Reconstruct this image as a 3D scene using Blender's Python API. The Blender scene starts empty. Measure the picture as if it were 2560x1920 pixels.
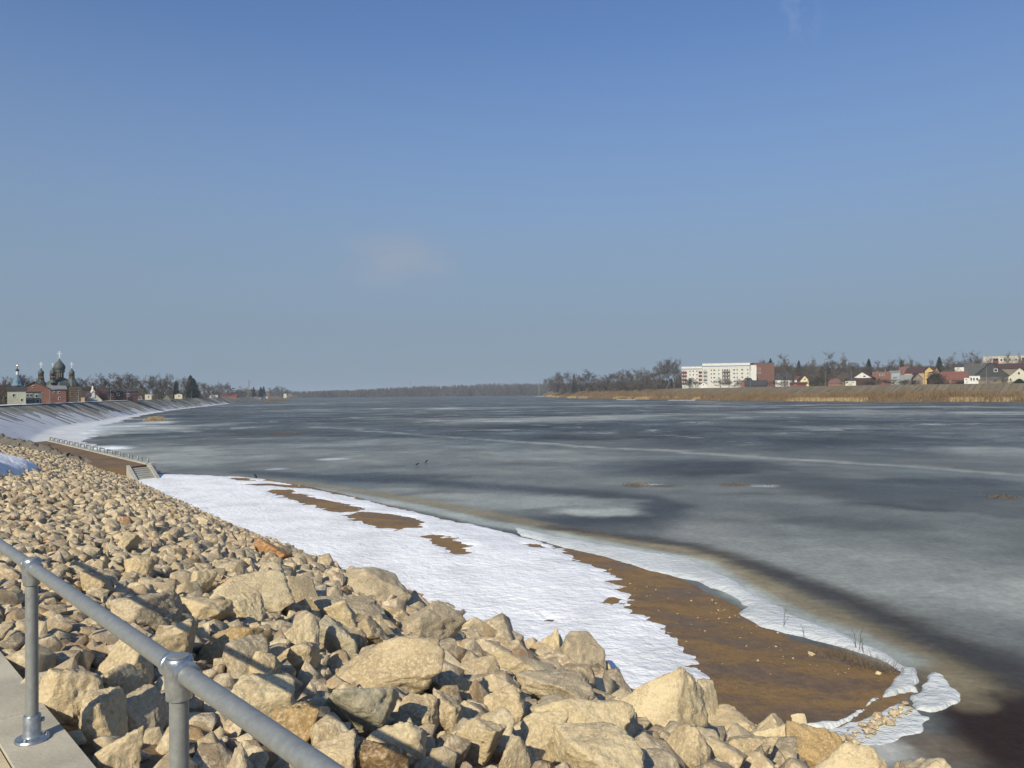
import bpy, math, random
import numpy as np
from mathutils import Vector, Matrix
from mathutils.geometry import tessellate_polygon

# ------------------------------------------------------------------ camera
SC = bpy.context.scene
FPX = 1923.0                       # focal length in photo pixels (2560 wide)
CAM = np.array([0.0, 0.0, 8.0])    # ice level is z = 0, the eye is 8 m above it
PITCH, ROLL = math.radians(0.655), math.radians(0.60)
_f = np.array([0, math.cos(PITCH), math.sin(PITCH)])
_r0 = np.array([1.0, 0, 0]); _u0 = np.array([0, -math.sin(PITCH), math.cos(PITCH)])
_r = _r0*math.cos(ROLL) - _u0*math.sin(ROLL)
_u = _u0*math.cos(ROLL) + _r0*math.sin(ROLL)
cam_data = bpy.data.cameras.new('camera'); cam = bpy.data.objects.new('camera', cam_data)
SC.collection.objects.link(cam)
cam_data.sensor_width = 36.0; cam_data.lens = FPX/2560*36.0
cam_data.clip_start = 0.05; cam_data.clip_end = 20000
cam.matrix_world = Matrix(((_r[0], _u[0], -_f[0], CAM[0]), (_r[1], _u[1], -_f[1], CAM[1]), (_r[2], _u[2], -_f[2], CAM[2]), (0, 0, 0, 1)))
SC.camera = cam
SC.render.resolution_x, SC.render.resolution_y = 1024, 768

# ------------------------------------------------------------------ light
SUN_EL = math.radians(33.0)
SUN_AZ = (-0.375, -0.927)          # horizontal direction towards the sun (behind, to the left)
world = bpy.data.worlds.new('World'); SC.world = world; world.use_nodes = True
nt = world.node_tree; nt.nodes.clear()
wo = nt.nodes.new('ShaderNodeOutputWorld'); bg = nt.nodes.new('ShaderNodeBackground')
sky = nt.nodes.new('ShaderNodeTexSky'); sky.sky_type = 'NISHITA'; sky.sun_disc = False
sky.sun_elevation = SUN_EL; sky.sun_rotation = math.atan2(SUN_AZ[0], SUN_AZ[1])
sky.altitude = 0; sky.air_density = 1.0; sky.dust_density = 0.8; sky.ozone_density = 4.0
bg.inputs['Strength'].default_value = 0.12
# the low sky is dulled by thick winter haze: the same all round the horizon
_geo = nt.nodes.new('ShaderNodeTexCoord'); _sep = nt.nodes.new('ShaderNodeSeparateXYZ'); nt.links.new(_geo.outputs['Generated'], _sep.inputs[0])
_rmp = nt.nodes.new('ShaderNodeValToRGB'); _e = _rmp.color_ramp.elements
for _i in range(4): _e.new(0.5)
for _q, (_p0, _v) in zip(_e, ((0.0, 0.97), (0.09, 0.93), (0.18, 0.78), (0.28, 0.50), (0.42, 0.15), (0.62, 0.0))): _q.position = _p0; _q.color = (_v, _v, _v, 1)
nt.links.new(_sep.outputs['Z'], _rmp.inputs[0])
_mul = nt.nodes.new('ShaderNodeMix'); _mul.data_type = 'RGBA'; _mul.blend_type = 'MULTIPLY'; _mul.inputs[0].default_value = 1.0; _mul.inputs[7].default_value = (0.74, 0.89, 1.10, 1); nt.links.new(sky.outputs[0], _mul.inputs[6])
_mix = nt.nodes.new('ShaderNodeMix'); _mix.data_type = 'RGBA'; _mix.inputs[7].default_value = (0.244/0.12, 0.318/0.12, 0.402/0.12, 1)
nt.links.new(_rmp.outputs[0], _mix.inputs[0]); nt.links.new(_mul.outputs[2], _mix.inputs[6])
# a faint veil of cloud low in the sky and a few wisps high on the right
def _veil(prev, d, inner, outer, scale, stretch, col, amount, lo, hi):
    dn = nt.nodes.new('ShaderNodeVectorMath'); dn.operation = 'NORMALIZE'; nt.links.new(_geo.outputs['Generated'], dn.inputs[0])
    dt = nt.nodes.new('ShaderNodeVectorMath'); dt.operation = 'DISTANCE'; mp = nt.nodes.new('ShaderNodeMapping'); mp.inputs['Scale'].default_value = stretch; nt.links.new(dn.outputs[0], mp.inputs['Vector'])
    nt.links.new(mp.outputs[0], dt.inputs[0]); dt.inputs[1].default_value = [a*b for a, b in zip(d, stretch)]
    rr = nt.nodes.new('ShaderNodeMapRange'); rr.interpolation_type = 'SMOOTHSTEP'; rr.inputs[1].default_value = outer; rr.inputs[2].default_value = inner; nt.links.new(dt.outputs['Value'], rr.inputs[0])
    nz = nt.nodes.new('ShaderNodeTexNoise'); nz.inputs['Scale'].default_value = scale; nz.inputs['Detail'].default_value = 6; nz.inputs['Roughness'].default_value = 0.6; nt.links.new(mp.outputs[0], nz.inputs['Vector'])
    nr = nt.nodes.new('ShaderNodeMapRange'); nr.inputs[1].default_value = lo; nr.inputs[2].default_value = hi; nt.links.new(nz.outputs[0], nr.inputs[0])
    m1 = nt.nodes.new('ShaderNodeMath'); m1.operation = 'MULTIPLY'; nt.links.new(rr.outputs[0], m1.inputs[0]); nt.links.new(nr.outputs[0], m1.inputs[1])
    m2 = nt.nodes.new('ShaderNodeMath'); m2.operation = 'MULTIPLY'; m2.use_clamp = True; m2.inputs[1].default_value = amount; nt.links.new(m1.outputs[0], m2.inputs[0])
    mx = nt.nodes.new('ShaderNodeMix'); mx.data_type = 'RGBA'; mx.inputs[7].default_value = [c/0.12 for c in col]+[1]; nt.links.new(m2.outputs[0], mx.inputs[0]); nt.links.new(prev, mx.inputs[6]); return mx.outputs[2]
_c = _veil(_mix.outputs[2], (-0.145, 0.975, 0.168), 0.0, 0.11, 9.0, (1.0, 1.0, 2.2), (0.36, 0.39, 0.46), 0.95, 0.30, 0.68)
_c = _veil(_c, (0.323, 0.848, 0.422), 0.0, 0.05, 38.0, (1.6, 1.6, 0.7), (0.34, 0.43, 0.63), 0.5, 0.47, 0.74)
nt.links.new(_c, bg.inputs['Color']); nt.links.new(bg.outputs[0], wo.inputs['Surface'])
sun_d = bpy.data.lights.new('sun', 'SUN'); sun_d.energy = 5.0; sun_d.angle = math.radians(0.55); sun_d.color = (1.0, 0.91, 0.72)
sun = bpy.data.objects.new('sun', sun_d); SC.collection.objects.link(sun)
_sd = Vector((-SUN_AZ[0]*math.cos(SUN_EL), -SUN_AZ[1]*math.cos(SUN_EL), -math.sin(SUN_EL)))
sun.rotation_euler = _sd.to_track_quat('-Z', 'Y').to_euler()
SC.view_settings.view_transform = 'Standard'; SC.view_settings.look = 'None'
SC.view_settings.exposure = 0.0; SC.view_settings.gamma = 1.0; SC.view_settings.use_curve_mapping = False
HAZE_DENSITY = 0.00014
try:
    SC.cycles.max_bounces = 6; SC.cycles.volume_bounces = 0; SC.cycles.diffuse_bounces = 3
    SC.cycles.transparent_max_bounces = 6; SC.cycles.use_denoising = True
except Exception: pass

# ------------------------------------------------------------------ survey helpers
def ray(px, py):
    d = _f + _r*((px-1280)/FPX) + _u*((960-py)/FPX)
    return d/d[1]                                   # per metre of forward distance
def on_z(px, py, z=0.0):
    d = ray(px, py); k = (z-CAM[2])/d[2]
    return CAM + d*k
def at_y(px, py, Y):
    return CAM + ray(px, py)*Y
random.seed(7); RNG = np.random.default_rng(11)

def _hash(ix, iy, iz, seed):
    n = (ix.astype(np.int64)*374761393 + iy.astype(np.int64)*668265263 + iz.astype(np.int64)*2147483647 + seed*1274126177) & 0xffffffff
    n = ((n ^ (n >> 13))*1274126177) & 0xffffffff
    n = ((n ^ (n >> 15))*2246822519) & 0xffffffff
    return ((n ^ (n >> 16)) & 0xffffff)/float(0xffffff)
def vnoise(P, seed=0):
    P = np.asarray(P, float)
    if P.shape[-1] == 2: P = np.concatenate([P, np.zeros(P.shape[:-1]+(1,))], -1)
    i = np.floor(P).astype(np.int64); f = P-i; f = f*f*(3-2*f)
    out = 0
    for dx in (0, 1):
        for dy in (0, 1):
            for dz in (0, 1):
                w = (f[..., 0] if dx else 1-f[..., 0])*(f[..., 1] if dy else 1-f[..., 1])*(f[..., 2] if dz else 1-f[..., 2])
                out = out + w*_hash(i[..., 0]+dx, i[..., 1]+dy, i[..., 2]+dz, seed)
    return out*2-1
def fbm(P, octaves=4, seed=0, gain=0.5):
    P = np.asarray(P, float); a, s, t = 1.0, 0, 0
    for o in range(octaves):
        s = s + a*vnoise(P, seed+o*17); t += a; a *= gain; P = P*2.03
    return s/t
def smooth(a, b, x):
    t = np.clip((x-a)/(b-a), 0, 1); return t*t*(3-2*t)
def poly_sd(P, poly):
    """signed distance to a closed polygon, positive inside"""
    P = np.asarray(P, float); poly = np.asarray(poly, float)[:, :2]
    d2 = np.full(len(P), 1e18); ins = np.zeros(len(P), bool)
    for a, b in zip(poly, np.roll(poly, -1, 0)):
        e = b-a; w = P-a
        k = np.clip((w@e)/max(e@e, 1e-12), 0, 1)
        q = w-k[:, None]*e; d2 = np.minimum(d2, (q*q).sum(1))
        c = (a[1] > P[:, 1]) != (b[1] > P[:, 1])
        with np.errstate(divide='ignore', invalid='ignore'):
            xi = e[0]*(P[:, 1]-a[1])/(b[1]-a[1] if b[1] != a[1] else 1e-12)+a[0]
        ins ^= c & (P[:, 0] < xi)
    d = np.sqrt(d2); return np.where(ins, d, -d)
def line_d(P, line):
    P = np.asarray(P, float); line = np.asarray(line, float)[:, :2]
    d2 = np.full(len(P), 1e18)
    for a, b in zip(line[:-1], line[1:]):
        e = b-a; w = P-a
        k = np.clip((w@e)/max(e@e, 1e-12), 0, 1); q = w-k[:, None]*e
        d2 = np.minimum(d2, (q*q).sum(1))
    return np.sqrt(d2)

# ------------------------------------------------------------------ object helpers
def mesh_np(name, V, F, mat=None, smooth_shade=False, attrs=None):
    V = np.ascontiguousarray(V, dtype=np.float32); F = np.ascontiguousarray(F, dtype=np.int32)
    me = bpy.data.meshes.new(name); k = F.shape[1]
    me.vertices.add(len(V)); me.vertices.foreach_set('co', V.ravel())
    me.loops.add(F.size); me.loops.foreach_set('vertex_index', F.ravel())
    me.polygons.add(len(F)); me.polygons.foreach_set('loop_start', np.arange(0, F.size, k, dtype=np.int32))
    if smooth_shade: me.polygons.foreach_set('use_smooth', np.ones(len(F), dtype=bool))
    for an, arr in (attrs or {}).items():
        arr = np.asarray(arr, dtype=np.float32)
        if arr.ndim == 1:
            a = me.attributes.new(an, 'FLOAT', 'POINT'); a.data.foreach_set('value', arr)
        else:
            a = me.attributes.new(an, 'FLOAT_COLOR', 'POINT')
            a.data.foreach_set('color', np.concatenate([arr, np.ones((len(arr), 1), np.float32)], 1).astype(np.float32).ravel())
    me.update(calc_edges=True); me.validate()
    if mat: me.materials.append(mat)
    return me
def link(name, me, parent=None, loc=None, rotz=0.0):
    o = bpy.data.objects.new(name, me); SC.collection.objects.link(o)
    if parent: o.parent = parent
    if loc is not None: o.location = loc
    if rotz: o.rotation_euler = (0, 0, rotz)
    return o
def tag(o, label=None, cat=None, group=None, kind=None):
    if label: o['label'] = label
    if cat: o['category'] = cat
    if group: o['group'] = group
    if kind: o['kind'] = kind
    return o
def thing(name, label, cat, loc=(0, 0, 0), rotz=0.0, group=None):
    return tag(link(name, None, None, loc, rotz), label, cat, group)

class MB:
    """collects shapes; build() links them as one mesh object"""
    def __init__(s): s.v = []; s.f = []
    def add(s, vs, fs):
        b = len(s.v); s.v += [tuple(map(float, v)) for v in vs]; s.f += [tuple(i+b for i in f) for f in fs]; return s
    def box(s, x0, x1, y0, y1, z0, z1):
        return s.add([(x0, y0, z0), (x1, y0, z0), (x1, y1, z0), (x0, y1, z0), (x0, y0, z1), (x1, y0, z1), (x1, y1, z1), (x0, y1, z1)],
                     [(3, 2, 1, 0), (4, 5, 6, 7), (0, 1, 5, 4), (1, 2, 6, 5), (2, 3, 7, 6), (3, 0, 4, 7)])
    def tube(s, pts, radii, n=8, cap=True):
        pts = [Vector(p) for p in pts]
        if not hasattr(radii, '__len__'): radii = [radii]*len(pts)
        b = len(s.v); ref = None
        for i, p in enumerate(pts):
            t = (pts[min(i+1, len(pts)-1)]-pts[max(i-1, 0)]).normalized()
            if ref is None: ref = t.orthogonal().normalized()
            u = (ref-t*ref.dot(t)).normalized(); ref = u; w = t.cross(u)
            for k in range(n):
                a = 2*math.pi*k/n; q = p+(u*math.cos(a)+w*math.sin(a))*radii[i]; s.v.append(tuple(q))
        for i in range(len(pts)-1):
            for k in range(n):
                a0 = b+i*n+k; a1 = b+i*n+(k+1) % n; s.f.append((a0, a1, a1+n, a0+n))
        if cap:
            s.f.append(tuple(b+k for k in reversed(range(n)))); s.f.append(tuple(b+(len(pts)-1)*n+k for k in range(n)))
        return s
    def lathe(s, prof, n=16, c=(0, 0, 0)):
        b = len(s.v)
        for r, z in prof:
            for k in range(n):
                a = 2*math.pi*k/n; s.v.append((c[0]+r*math.cos(a), c[1]+r*math.sin(a), c[2]+z))
        for i in range(len(prof)-1):
            for k in range(n):
                a0 = b+i*n+k; a1 = b+i*n+(k+1) % n; s.f.append((a0, a1, a1+n, a0+n))
        s.f.append(tuple(b+k for k in reversed(range(n)))); s.f.append(tuple(b+(len(prof)-1)*n+k for k in range(n)))
        return s
    def prism(s, pts, y0, y1):
        """polygon in (x,z), extruded along y"""
        n = len(pts)
        return s.add([(x, y0, z) for x, z in pts]+[(x, y1, z) for x, z in pts],
                     [tuple(range(n)), tuple(reversed(range(n, 2*n)))]+[((i+1) % n, i, i+n, (i+1) % n+n) for i in range(n)])
    def mesh(s, name, mat=None, smooth_shade=False, sharp=40):
        me = bpy.data.meshes.new(name); me.from_pydata(s.v, [], s.f); me.update()
        if mat: me.materials.append(mat)
        if smooth_shade:
            me.polygons.foreach_set('use_smooth', np.ones(len(me.polygons), dtype=bool))
            me.set_sharp_from_angle(angle=math.radians(sharp))
        return me
    def build(s, name, mat=None, parent=None, smooth_shade=False, loc=None, rotz=0.0):
        return link(name, s.mesh(name, mat, smooth_shade), parent, loc, rotz)
def copy_tree(o, parent=None):
    c = o.copy(); SC.collection.objects.link(c); c.parent = parent
    for ch in list(o.children): copy_tree(ch, c)
    return c
ORD = ['first', 'second', 'third', 'fourth', 'fifth', 'sixth', 'seventh', 'eighth', 'ninth', 'tenth', 'eleventh', 'twelfth', 'thirteenth', 'fourteenth', 'fifteenth',
       'sixteenth', 'seventeenth', 'eighteenth', 'nineteenth', 'twentieth', 'twenty-first', 'twenty-second', 'twenty-third', 'twenty-fourth', 'twenty-fifth', 'twenty-sixth',
       'twenty-seventh', 'twenty-eighth', 'twenty-ninth', 'thirtieth', 'thirty-first', 'thirty-second', 'thirty-third', 'thirty-fourth', 'thirty-fifth', 'thirty-sixth',
       'thirty-seventh', 'thirty-eighth', 'thirty-ninth', 'fortieth']

# ------------------------------------------------------------------ materials
class NT:
    def __init__(s, name):
        s.m = bpy.data.materials.new(name); s.m.use_nodes = True; s.t = s.m.node_tree
        s.b = s.t.nodes['Principled BSDF']
    def n(s, kind, **kw):
        x = s.t.nodes.new(kind)
        for k, v in kw.items():
            if k.startswith('i_'):
                x.inputs[k[2:].replace('_', ' ')].default_value = v
            else: setattr(x, k, v)
        return x
    def l(s, a, b): s.t.links.new(a, b)
    def noise(s, scale, detail=4, rough=0.55, vec=None, dist=0.0):
        x = s.n('ShaderNodeTexNoise'); x.inputs['Scale'].default_value = scale; x.inputs['Detail'].default_value = detail
        x.inputs['Roughness'].default_value = rough; x.inputs['Distortion'].default_value = dist
        if vec is not None: s.l(vec, x.inputs['Vector'])
        return x
    def ramp(s, fac, stops, interp='LINEAR'):
        x = s.n('ShaderNodeValToRGB'); x.color_ramp.interpolation = interp
        e = x.color_ramp.elements
        while len(e) < len(stops): e.new(0.5)
        for q, (p, c) in zip(e, stops):
            q.position = p; q.color = (c, c, c, 1) if not hasattr(c, '__len__') else (*c, 1)
        s.l(fac, x.inputs[0]); return x
    def mix(s, fac, a, b, mode='MIX'):
        x = s.n('ShaderNodeMix', data_type='RGBA', blend_type=mode)
        for sock, v in ((x.inputs[0], fac), (x.inputs[6], a), (x.inputs[7], b)):
            if hasattr(v, 'links') or hasattr(v, 'is_linked'): s.l(v, sock)
            elif hasattr(v, '__len__'): sock.default_value = (*v, 1) if len(v) == 3 else v
            else: sock.default_value = v
        return x.outputs[2]
    def math(s, op, a, b=None):
        x = s.n('ShaderNodeMath', operation=op)
        for i, v in enumerate((a, b)):
            if v is None: continue
            if hasattr(v, 'is_linked'): s.l(v, x.inputs[i])
            else: x.inputs[i].default_value = v
        return x.outputs[0]
    def bump(s, h, strength=0.5, dist=0.1, normal=None):
        x = s.n('ShaderNodeBump'); x.inputs['Strength'].default_value = strength; x.inputs['Distance'].default_value = dist
        s.l(h, x.inputs['Height'])
        if normal is not None: s.l(normal, x.inputs['Normal'])
        return x.outputs[0]
    def set(s, color=None, rough=None, normal=None, metal=None, spec=None):
        for sock, v in (('Base Color', color), ('Roughness', rough), ('Normal', normal), ('Metallic', metal), ('Specular IOR Level', spec)):
            if v is None: continue
            if hasattr(v, 'is_linked'): s.l(v, s.b.inputs[sock])
            elif hasattr(v, '__len__'): s.b.inputs[sock].default_value = (*v, 1)
            else: s.b.inputs[sock].default_value = v
        return s.m
    def pos(s): return s.n('ShaderNodeNewGeometry').outputs['Position']
    def objc(s): return s.n('ShaderNodeTexCoord').outputs['Object']
    def attr(s, name): return s.n('ShaderNodeAttribute', attribute_name=name)
    def mapv(s, vec, scale=(1, 1, 1), rot=(0, 0, 0)):
        x = s.n('ShaderNodeMapping'); x.inputs['Scale'].default_value = scale; x.inputs['Rotation'].default_value = rot
        s.l(vec, x.inputs['Vector']); return x.outputs[0]

_plain = {}
def plain(name, col, rough=0.8, var=0.18, scale=1.5, bump=0.0):
    """a weathered one-colour surface"""
    if name in _plain: return _plain[name]
    a = NT(name); p = a.pos()
    n1 = a.noise(scale, 5, 0.6, p); n2 = a.noise(scale*9, 3, 0.6, p)
    f = a.math('ADD', a.math('MULTIPLY', n1.outputs[0], 0.65), a.math('MULTIPLY', n2.outputs[0], 0.35))
    r = a.ramp(f, [(0.25, [c*(1-var*1.6) for c in col]), (0.5, col), (0.75, [min(0.9, c*(1+var)) for c in col])])
    a.set(color=r.outputs[0], rough=rough, spec=0.3)
    if bump: a.set(normal=a.bump(f, bump, 0.03))
    _plain[name] = a.m; return a.m

def rock_material(name, source):
    a = NT(name); p = a.pos()
    if source == 'object':
        rnd = a.n('ShaderNodeObjectInfo').outputs['Random']
    else:
        rnd = a.attr('rnd').outputs['Fac']
    base = a.ramp(rnd, [(0.0, (0.30, 0.23, 0.145)), (0.12, (0.48, 0.375, 0.235)), (0.26, (0.58, 0.475, 0.30)), (0.38, (0.38, 0.305, 0.20)), (0.50, (0.52, 0.42, 0.28)), (0.62, (0.63, 0.525, 0.345)), (0.72, (0.40, 0.32, 0.205)),
                        (0.82, (0.57, 0.455, 0.28)), (0.91, (0.44, 0.295, 0.145)), (0.97, (0.42, 0.365, 0.28)), (1.0, (0.46, 0.225, 0.09))]).outputs[0]
    off = a.n('ShaderNodeVectorMath', operation='ADD'); a.l(p, off.inputs[0])
    cmb = a.n('ShaderNodeCombineXYZ'); a.l(a.math('MULTIPLY', rnd, 91.0), cmb.inputs[0]); a.l(a.math('MULTIPLY', rnd, 37.0), cmb.inputs[2]); a.l(cmb.outputs[0], off.inputs[1])
    q = off.outputs[0]
    n1 = a.noise(2.2, 6, 0.62, q, 0.15); n2 = a.noise(11, 6, 0.7, q); n3 = a.noise(38, 4, 0.7, q)
    v1 = a.n('ShaderNodeTexVoronoi', feature='F1'); v1.inputs['Scale'].default_value = 9.0; a.l(q, v1.inputs['Vector'])
    col = a.mix(a.ramp(n1.outputs[0], [(0.40, 0.0), (0.58, 0.9)]).outputs[0], base, a.mix(0.6, base, (0.325, 0.246, 0.157)))
    col = a.mix(a.ramp(n2.outputs[0], [(0.48, 0.0), (0.60, 0.8)]).outputs[0], col, (0.720, 0.606, 0.414))
    col = a.mix(a.ramp(n3.outputs[0], [(0.58, 0.0), (0.74, 0.55)]).outputs[0], col, (0.237, 0.174, 0.106))
    stain = a.noise(1.3, 3, 0.5, q)
    col = a.mix(a.ramp(stain.outputs[0], [(0.6, 0.0), (0.72, 0.5)]).outputs[0], col, (0.450, 0.258, 0.112))
    h = a.math('ADD', a.math('MULTIPLY', n2.outputs[0], 1.0), a.math('MULTIPLY', n3.outputs[0], 0.45))
    h = a.math('ADD', h, a.math('MULTIPLY', v1.outputs['Distance'], 0.5))
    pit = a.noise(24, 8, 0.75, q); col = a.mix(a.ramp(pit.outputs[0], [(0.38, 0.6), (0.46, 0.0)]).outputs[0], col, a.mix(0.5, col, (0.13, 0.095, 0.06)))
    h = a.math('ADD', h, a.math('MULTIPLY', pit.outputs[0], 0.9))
    a.set(color=col, rough=0.92, spec=0.2, normal=a.bump(h, 0.5, 0.055))
    return a.m

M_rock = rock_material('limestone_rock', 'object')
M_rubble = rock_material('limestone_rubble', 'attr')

def boulder_material(name, col, dark=None):
    a = NT(name); p = a.pos(); dark = dark or [c*0.6 for c in col]
    n1 = a.noise(2.0, 6, 0.62, p, 0.15); n2 = a.noise(38, 7, 0.7, p); n3 = a.noise(34, 4, 0.7, p)
    v1 = a.n('ShaderNodeTexVoronoi', feature='DISTANCE_TO_EDGE'); v1.inputs['Scale'].default_value = 2.6
    a.l(a.mapv(p, (1, 1, 1.7)), v1.inputs['Vector'])
    c = a.mix(a.ramp(n1.outputs[0], [(0.42, 0.0), (0.58, 0.85)]).outputs[0], col, dark)
    c = a.mix(a.ramp(n2.outputs[0], [(0.48, 0.0), (0.60, 0.85)]).outputs[0], c, [0.45*x*1.15+0.55*y for x, y in zip(col, (0.72, 0.615, 0.435))])
    c = a.mix(a.ramp(n3.outputs[0], [(0.57, 0.0), (0.74, 0.6)]).outputs[0], c, [x*0.42 for x in col])
    crack = a.ramp(v1.outputs['Distance'], [(0.0, 0.0), (0.015, 1.0)])
    h = a.math('ADD', a.math('MULTIPLY', n2.outputs[0], 1.0), a.math('MULTIPLY', n3.outputs[0], 0.4))
    h = a.math('ADD', h, a.math('MULTIPLY', crack.outputs[0], 0.05))
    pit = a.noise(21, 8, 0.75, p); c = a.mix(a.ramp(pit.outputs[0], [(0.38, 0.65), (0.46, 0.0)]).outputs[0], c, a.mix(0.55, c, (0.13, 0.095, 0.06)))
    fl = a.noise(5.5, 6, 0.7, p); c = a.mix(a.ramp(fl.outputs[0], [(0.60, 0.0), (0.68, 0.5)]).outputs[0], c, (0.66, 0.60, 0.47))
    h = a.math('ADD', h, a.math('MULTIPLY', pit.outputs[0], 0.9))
    a.set(color=c, rough=0.92, spec=0.2, normal=a.bump(h, 0.5, 0.06))
    return a.m
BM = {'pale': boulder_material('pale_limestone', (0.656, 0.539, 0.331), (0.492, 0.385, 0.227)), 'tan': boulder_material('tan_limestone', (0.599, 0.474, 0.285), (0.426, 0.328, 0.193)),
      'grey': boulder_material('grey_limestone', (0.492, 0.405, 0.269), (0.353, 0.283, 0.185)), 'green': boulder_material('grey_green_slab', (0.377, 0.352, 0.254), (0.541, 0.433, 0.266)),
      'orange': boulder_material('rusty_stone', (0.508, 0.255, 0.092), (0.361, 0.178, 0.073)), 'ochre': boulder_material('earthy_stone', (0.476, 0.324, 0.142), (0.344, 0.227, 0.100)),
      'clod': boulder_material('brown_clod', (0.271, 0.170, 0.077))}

def earth_material():
    a = NT('earth'); p = a.pos()
    n1 = a.noise(1.5, 6, 0.6, p); n2 = a.noise(22, 5, 0.7, p)
    c = a.ramp(n1.outputs[0], [(0.3, (0.27, 0.19, 0.11)), (0.7, (0.42, 0.32, 0.20))]).outputs[0]
    a.set(color=c, rough=1.0, spec=0.1, normal=a.bump(n2.outputs[0], 0.9, 0.06)); return a.m
M_earth = earth_material()

def snow_material(name='snow', tone=(0.86, 0.87, 0.88), scale=1.0):
    a = NT(name); p = a.pos()
    q = a.mapv(p, (1.0, 1.15, 1.0), (0, 0, 0.25))
    n1 = a.noise(2.6*scale, 3, 0.5, q, 0.3); n2 = a.noise(9*scale, 3, 0.55, q); n3 = a.noise(0.35*scale, 4, 0.55, p); n4 = a.noise(45, 3, 0.6, p)
    c = a.ramp(n3.outputs[0], [(0.32, [x*0.80 for x in tone]), (0.55, tone)]).outputs[0]
    n5 = a.noise(1.1*scale, 6, 0.65, q, 0.4); c = a.mix(a.ramp(n5.outputs[0], [(0.52, 0.0), (0.70, 0.45)]).outputs[0], c, [x*0.80 for x in tone])
    c = a.mix(a.ramp(n4.outputs[0], [(0.62, 0.0), (0.76, 0.5)]).outputs[0], c, (0.40, 0.37, 0.32))
    h = a.math('ADD', n1.outputs[0], a.math('MULTIPLY', n2.outputs[0], 0.35))
    a.set(color=c, rough=0.75, spec=0.3, normal=a.bump(h, 0.55, 0.2))
    return a.m
M_snow = snow_material()
M_icesnow = snow_material('refrozen_snow', (0.60, 0.625, 0.62), 1.2)
M_oldsnow = snow_material('old_dirty_snow', (0.62, 0.63, 0.64), 0.5)
M_weed = plain('frozen_weed', (0.15, 0.115, 0.075), 0.95, 0.2, 1.0)

def sand_material():
    a = NT('wet_sand'); p = a.pos()
    q = a.mapv(p, (0.55, 1.5, 1), (0, 0, 0.55))
    n1 = a.noise(0.5, 5, 0.6, q, 0.6); n2 = a.noise(6, 6, 0.7, p); n3 = a.noise(40, 4, 0.7, p)
    wet = a.ramp(n1.outputs[0], [(0.44, 0.0), (0.60, 1.0)]).outputs[0]
    g = a.noise(2.2, 7, 0.7, p); wet = a.math('MULTIPLY', wet, a.ramp(g.outputs[0], [(0.35, 0.25), (0.6, 1.0)]).outputs[0])
    c = a.mix(wet, (0.255, 0.155, 0.062), (0.14, 0.092, 0.052))
    v = a.n('ShaderNodeTexVoronoi', feature='F1'); v.inputs['Scale'].default_value = 16; a.l(p, v.inputs['Vector']); c = a.mix(a.ramp(v.outputs['Distance'], [(0.10, 0.55), (0.24, 0.0)]).outputs[0], c, a.mix(0.5, v.outputs['Color'], (0.30, 0.22, 0.13)))
    c = a.mix(a.ramp(n2.outputs[0], [(0.5, 0.0), (0.75, 0.6)]).outputs[0], c, (0.085, 0.055, 0.024))
    c = a.mix(a.ramp(n3.outputs[0], [(0.62, 0.0), (0.74, 0.5)]).outputs[0], c, (0.40, 0.30, 0.18))
    r = a.ramp(n1.outputs[0], [(0.46, 0.85), (0.60, 0.42)]).outputs[0]
    h = a.math('ADD', n2.outputs[0], a.math('MULTIPLY', n3.outputs[0], 0.5))
    a.set(color=c, rough=r, spec=0.35, normal=a.bump(h, 0.8, 0.07)); return a.m
M_sand = sand_material()

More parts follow.
